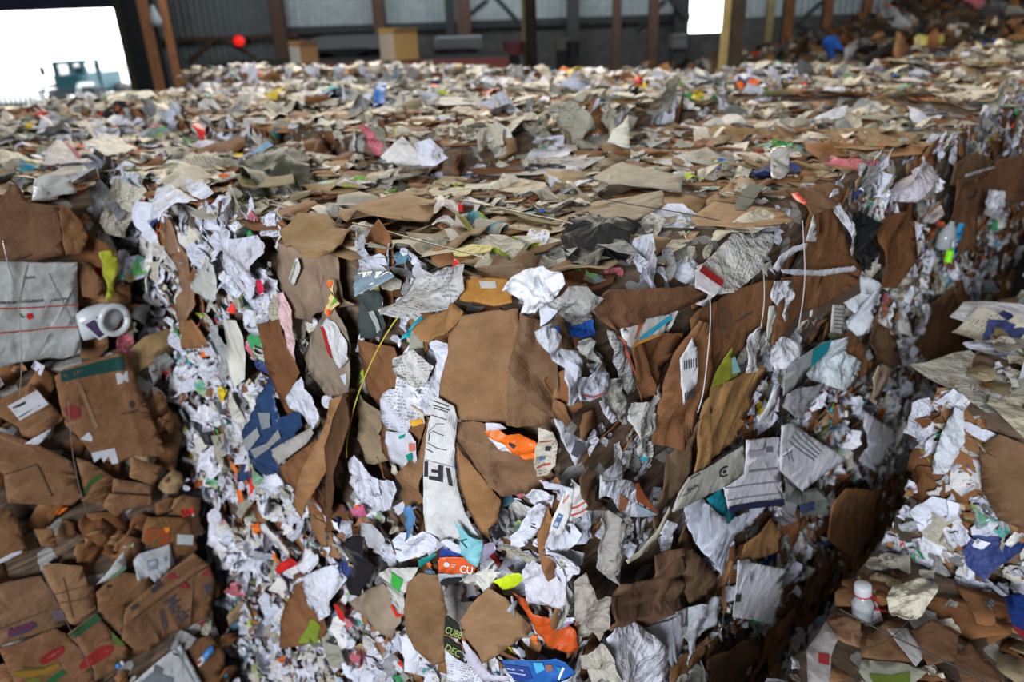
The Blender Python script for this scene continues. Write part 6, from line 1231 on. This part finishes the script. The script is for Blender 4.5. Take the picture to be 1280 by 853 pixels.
strand('plastic_strap', 'long thin yellow strap hanging down the left face', 'strap', [(522, 372, 'L', .09), (505, 388, 'L', .095), (488, 410, 'L', .1), (468, 445, 'L', .1), (450, 487, 'L', .1), (440, 520, 'L', .095), (434, 550, 'L', .09), (433, 572, 'L', .085)], .0021, M_YS)
strand('baling_wire', 'white upright wire in front of the stamped box side', 'wire', [(887, 360, 'R', .10), (888, 400, 'R', .10), (885, 440, 'R', .10), (879, 490, 'R', .105), (872, 516, 'R', .10)], .0016, M_WH)
strand('baling_wire', 'white upright wire at the far edge of the stamped box side', 'wire', [(953, 328, 'R', .09), (955, 350, 'R', .09), (955, 380, 'R', .09), (951, 410, 'R', .09)], .0015, M_WH)
strand('baling_wire', 'pale upright wire over the taped box panel', 'wire', [(1003, 276, 'R', .10), (1005, 310, 'R', .10), (1006, 345, 'R', .10), (1003, 380, 'R', .10), (998, 410, 'R', .09)], .0016, M_WH)
strand('baling_wire', 'pale wire down the front of the white box panel', 'wire', [(3, 300, 'F', .10), (9, 326, 'F', .11), (17, 352, 'F', .11), (23, 380, 'F', .11), (27, 450, 'F', .11), (24, 500, 'F', .10)], .0017, M_WIRE)
strand('baling_wire', 'pale wire over the flattened cartons low in the stack', 'wire', [(85, 500, 'F', .11), (90, 560, 'F', .11), (97, 600, 'F', .11), (108, 640, 'F', .11)], .0016, M_WIRE)
strand('baling_wire', 'bright wire between the towel carton and the patchwork flaps', 'wire', [(53, 715, 'F', .11), (62, 735, 'F', .11), (75, 762, 'F', .11), (92, 795, 'F', .11), (110, 830, 'F', .11), (120, 853, 'F', .11)], .0018, M_WIRE)
strand('baling_wire', 'dark twisted wire across the low right bale', 'wire', [(1050, 762, 'BT', .09), (1100, 788, 'BT', .09), (1150, 812, 'BT', .09), (1200, 836, 'BT', .09), (1260, 865, 'BT', .08)], .0016, M_DW, twist=300)
strand('baling_wire', 'thin wire crossing the brown board on the low right bale', 'wire', [(1142, 770, 'BT', .09), (1110, 800, 'BT', .09), (1070, 815, 'BT', .08)], .0012, M_DW)
strand('twine', 'thin wire standing up at the right of the typed letter sheet', 'wire', [(912, 725, 'R', .12), (905, 760, 'R', .12), (900, 790, 'R', .12), (868, 815, 'R', .1)], .0013, M_WIRE)

# plastic jug squeezed into the cardboard stack
M_PE = flat_mat('milky_plastic', (.52, .56, .57), .25, 0, .5, .1, 12, .2)
def frame_obj(name, label, cat, px, py, plane, out):
    p = blk(px, py, plane, out); t = link(name, None, loc=to_world(p), rotz=ANG); tag(t, label, cat); return t
def lathe(m, prof, ax, up, n=18, sq=1.0, o=Vector((0, 0, 0))):
    """profile (distance along ax, radius)"""
    ax = Vector(ax).normalized(); a = Vector(up).normalized(); b = ax.cross(a)
    vs = [o + ax * t + (a * math.cos(k * 2 * math.pi / n) * r + b * math.sin(k * 2 * math.pi / n) * r * sq) for t, r in prof for k in range(n)]
    fs = [(i * n + k, i * n + (k + 1) % n, (i + 1) * n + (k + 1) % n, (i + 1) * n + k) for i in range(len(prof) - 1) for k in range(n)]
    fs += [tuple(range(n))[::-1], tuple(range((len(prof) - 1) * n, len(prof) * n))]
    m.add(vs, fs)
t = frame_obj('plastic_jug', 'milky plastic jug with a looped handle and purple label across the aisle', 'jug', 130, 398, 'F', .06)
m = MB(); lathe(m, [(-.10, .035), (-.095, .058), (-.05, .066), (0, .064), (.035, .055), (.06, .03), (.068, .024)], (1, 0, .08), (0, 0, 1), sq=.6); m.build('jug_body', M_PE, t, True)
m = MB(); m.tube([(.02 + .052 * math.cos(a), -.045 - .012 * math.sin(a * .5), .052 * 1.1 * math.sin(a)) for a in [k * math.pi / 9 for k in range(19)]], .013, 10); m.build('handle', M_PE, t, True)
m = MB(); m.prism([(-.085, .012), (-.05, .022), (-.02, -.045), (-.05, -.055)], (Vector((0, -.046, 0)), Vector((1, 0, 0)), Vector((0, 0, 1))), .003); m.build('label', flat_mat('purple_print', (.08, .05, .12), .5, nscale=60, vary=.7), t)
m = MB(); m.prism([(-.1, .026), (-.045, .032), (.0, -.055), (-.05, -.066)], (Vector((0, -.0445, 0)), Vector((1, 0, 0)), Vector((0, 0, 1))), .002); m.build('label_border', flat_mat('white_label', (.6, .62, .66), .5), t)
# bottle with the neon label
t = frame_obj('plastic_bottle', 'crushed clear bottle with blue shoulder and neon green label in the receding wall', 'bottle', 1181, 303, 'R', .10)
M_CB_ = flat_mat('cyan_plastic', (.02, .25, .50), .35); M_NG = flat_mat('neon_green_label', (.32, .95, .01), .5, vary=.05)
m = MB(); lathe(m, [(-.03, .035), (-.02, .05), (.04, .052), (.075, .03), (.09, .016), (.10, .016)], (.15, -.1, 1), (1, 0, 0), 16, .75); m.build('bottle_body', flat_mat('cloudy_clear_plastic', (.40, .43, .45), .15, vary=.3, nscale=40), t, True)
m = MB(); m.box((-.005, -.03, -.055), (.07, .03, .055), .25, .01); m.build('label', M_NG, t)
m = MB(); m.box((.045, -.022, -.05), (.035, .035, .06), .1, .01); m.build('cap', M_CB_, t)
m = MB(); m.box((-.03, -.048, .012), (.05, .012, .028), -.1, .004); m.build('label_band', flat_mat('white_blue_band', (.55, .62, .68), .5), t)
m = MB(); m.box((-.03, -.056, .02), (.05, .004, .007), -.1); m.build('label_stripe', flat_mat('blue_band', (.02, .18, .5), .5), t)
m = MB(); m.prism([(.02, .05), (.06, .085), (.075, .04), (.06, .0), (.045, .03)], (Vector((0, -.03, 0)), Vector((1, 0, 0)), Vector((0, 0, 1))), .02); m.build('shoulder', M_CB_, t)
# small blue and white bottle, low by the aisle
t = frame_obj('small_bottle', 'small blue and white bottle with a red spot low by the aisle', 'bottle', 259, 818, 'F', .115)
m = MB(); lathe(m, [(-.028, .002), (-.026, .016), (.0, .019), (.03, .019), (.036, .012)], (.9, 0, .45), (0, 0, 1), 14); m.build('bottle_body', flat_mat('sky_blue_plastic', (.04, .22, .55), .35), t, True)
m = MB(); lathe(m, [(-.062, .004), (-.058, .014), (-.03, .019), (-.024, .015)], (.9, 0, .45), (0, 0, 1), 14); m.build('bottle_neck', flat_mat('white_label', (.6, .62, .66), .5), t, True)
m = MB(); m.box((-.055, -.018, -.002), (.016, .008, .014), .2, .003); m.build('spot', flat_mat('red_label_print', (.5, .02, .02), .5), t)
t = frame_obj('bottle_cap', 'tiny blue and white cap lying below the banana box', 'cap', 149, 832, 'F', .115)
m = MB(); lathe(m, [(-.014, .008), (-.01, .012), (.006, .012)], (1, 0, .1), (0, 0, 1), 12); m.build('cap_body', flat_mat('sky_blue_plastic', (.04, .22, .55), .35), t, True)
m = MB(); lathe(m, [(.007, .012), (.018, .011), (.022, .004)], (1, 0, .1), (0, 0, 1), 12); m.build('cap_rim', flat_mat('white_label', (.6, .62, .66), .5), t, True)
# clear bottle with white cap on the low bale
t = frame_obj('plastic_bottle', 'clear bottle with a white and red cap standing on the low right bale', 'bottle', 1078, 762, 'BT', .06)
m = MB(); lathe(m, [(-.03, .02), (-.028, .032), (.03, .034), (.055, .02), (.065, .014)], (-.1, .1, 1), (1, 0, 0), 16); m.build('bottle_body', flat_mat('cloudy_clear_plastic', (.40, .43, .45), .15, vary=.3, nscale=40), t, True)
m = MB(); lathe(m, [(.066, .024), (.07, .027), (.10, .026), (.104, .022)], (-.1, .1, 1), (1, 0, 0), 16); m.build('cap', flat_mat('white_label', (.6, .62, .66), .5), t, True)
m = MB(); lathe(m, [(.062, .026), (.068, .0275)], (-.1, .1, 1), (1, 0, 0), 16); m.build('cap_ring', flat_mat('red_label_print', (.5, .02, .02), .5), t, True)
# clear stick in the lower corner
t = frame_obj('plastic_cup', 'small clear plastic cup with a stem pinned low at the near corner', 'cup', 640, 757, 'D', .11)
M_CLR = flat_mat('cloudy_clear_plastic', (.40, .43, .45), .15, vary=.3, nscale=40)
m = MB(); m.tube([(0, 0, .03), (0, -.004, 0), (.002, -.004, -.04)], .003, 8); m.build('stem', M_CLR, t, True)
m = MB(); lathe(m, [(0, .018), (.004, .02), (.012, .012), (.016, .003)], (-.5, -.6, -.2), (1, 0, 0), 14); m.build('bowl', M_CLR, t, True)

# single things one can make out on the waste heap
rq = random.Random(4)
for nm, lb, cat, px, py, Y, lib, sc_, col in [
    ('plastic_bag', 'crumpled yellow and cream bag on the waste heap slope', 'bag', 1163, 52, 13.0, 'paper', 3.6, (.42, .38, .10)),
    ('plastic_bag', 'white bag lying just below the yellow one on the waste heap', 'bag', 1150, 66, 12.4, 'paper', 4.5, (.50, .50, .48)),
    ('plastic_bag', 'blue scrap at the very top of the waste heap crest', 'bag', 1250, 10, 16.5, 'paper', 1.8, (.02, .08, .35)),
    ('plastic_bag', 'pale bag on the heap crest under the orange columns', 'bag', 1118, 22, 16.0, 'paper', 4.0, (.40, .42, .44)),
    ('cardboard_sheet', 'brown open sheet halfway up the waste heap', 'cardboard', 1130, 64, 12.6, 'bigcard', 2.6, (.30, .155, .077)),
    ('paper_sheet', 'grey slanting sheet at the foot of the waste heap', 'paper', 1225, 80, 11.0, 'flatpaper', 3.0, (.30, .30, .31))]:
    p = wpt(px, py, Y); e = LIB[lib][rq.randrange(len(LIB[lib]))]
    z = max(p.z, heap_z(p.x, p.y) + .02) if heap_z(p.x, p.y) < p.z + .6 else p.z
    o = link(nm, lib_mesh(e), None, (p.x, p.y, z), None, (*col, 0.0)); o.rotation_euler = (rq.uniform(.5, 1.1), rq.uniform(-.3, .3), rq.uniform(-.5, .5)); o.scale = (sc_,) * 3
    tag(o, lb, cat)
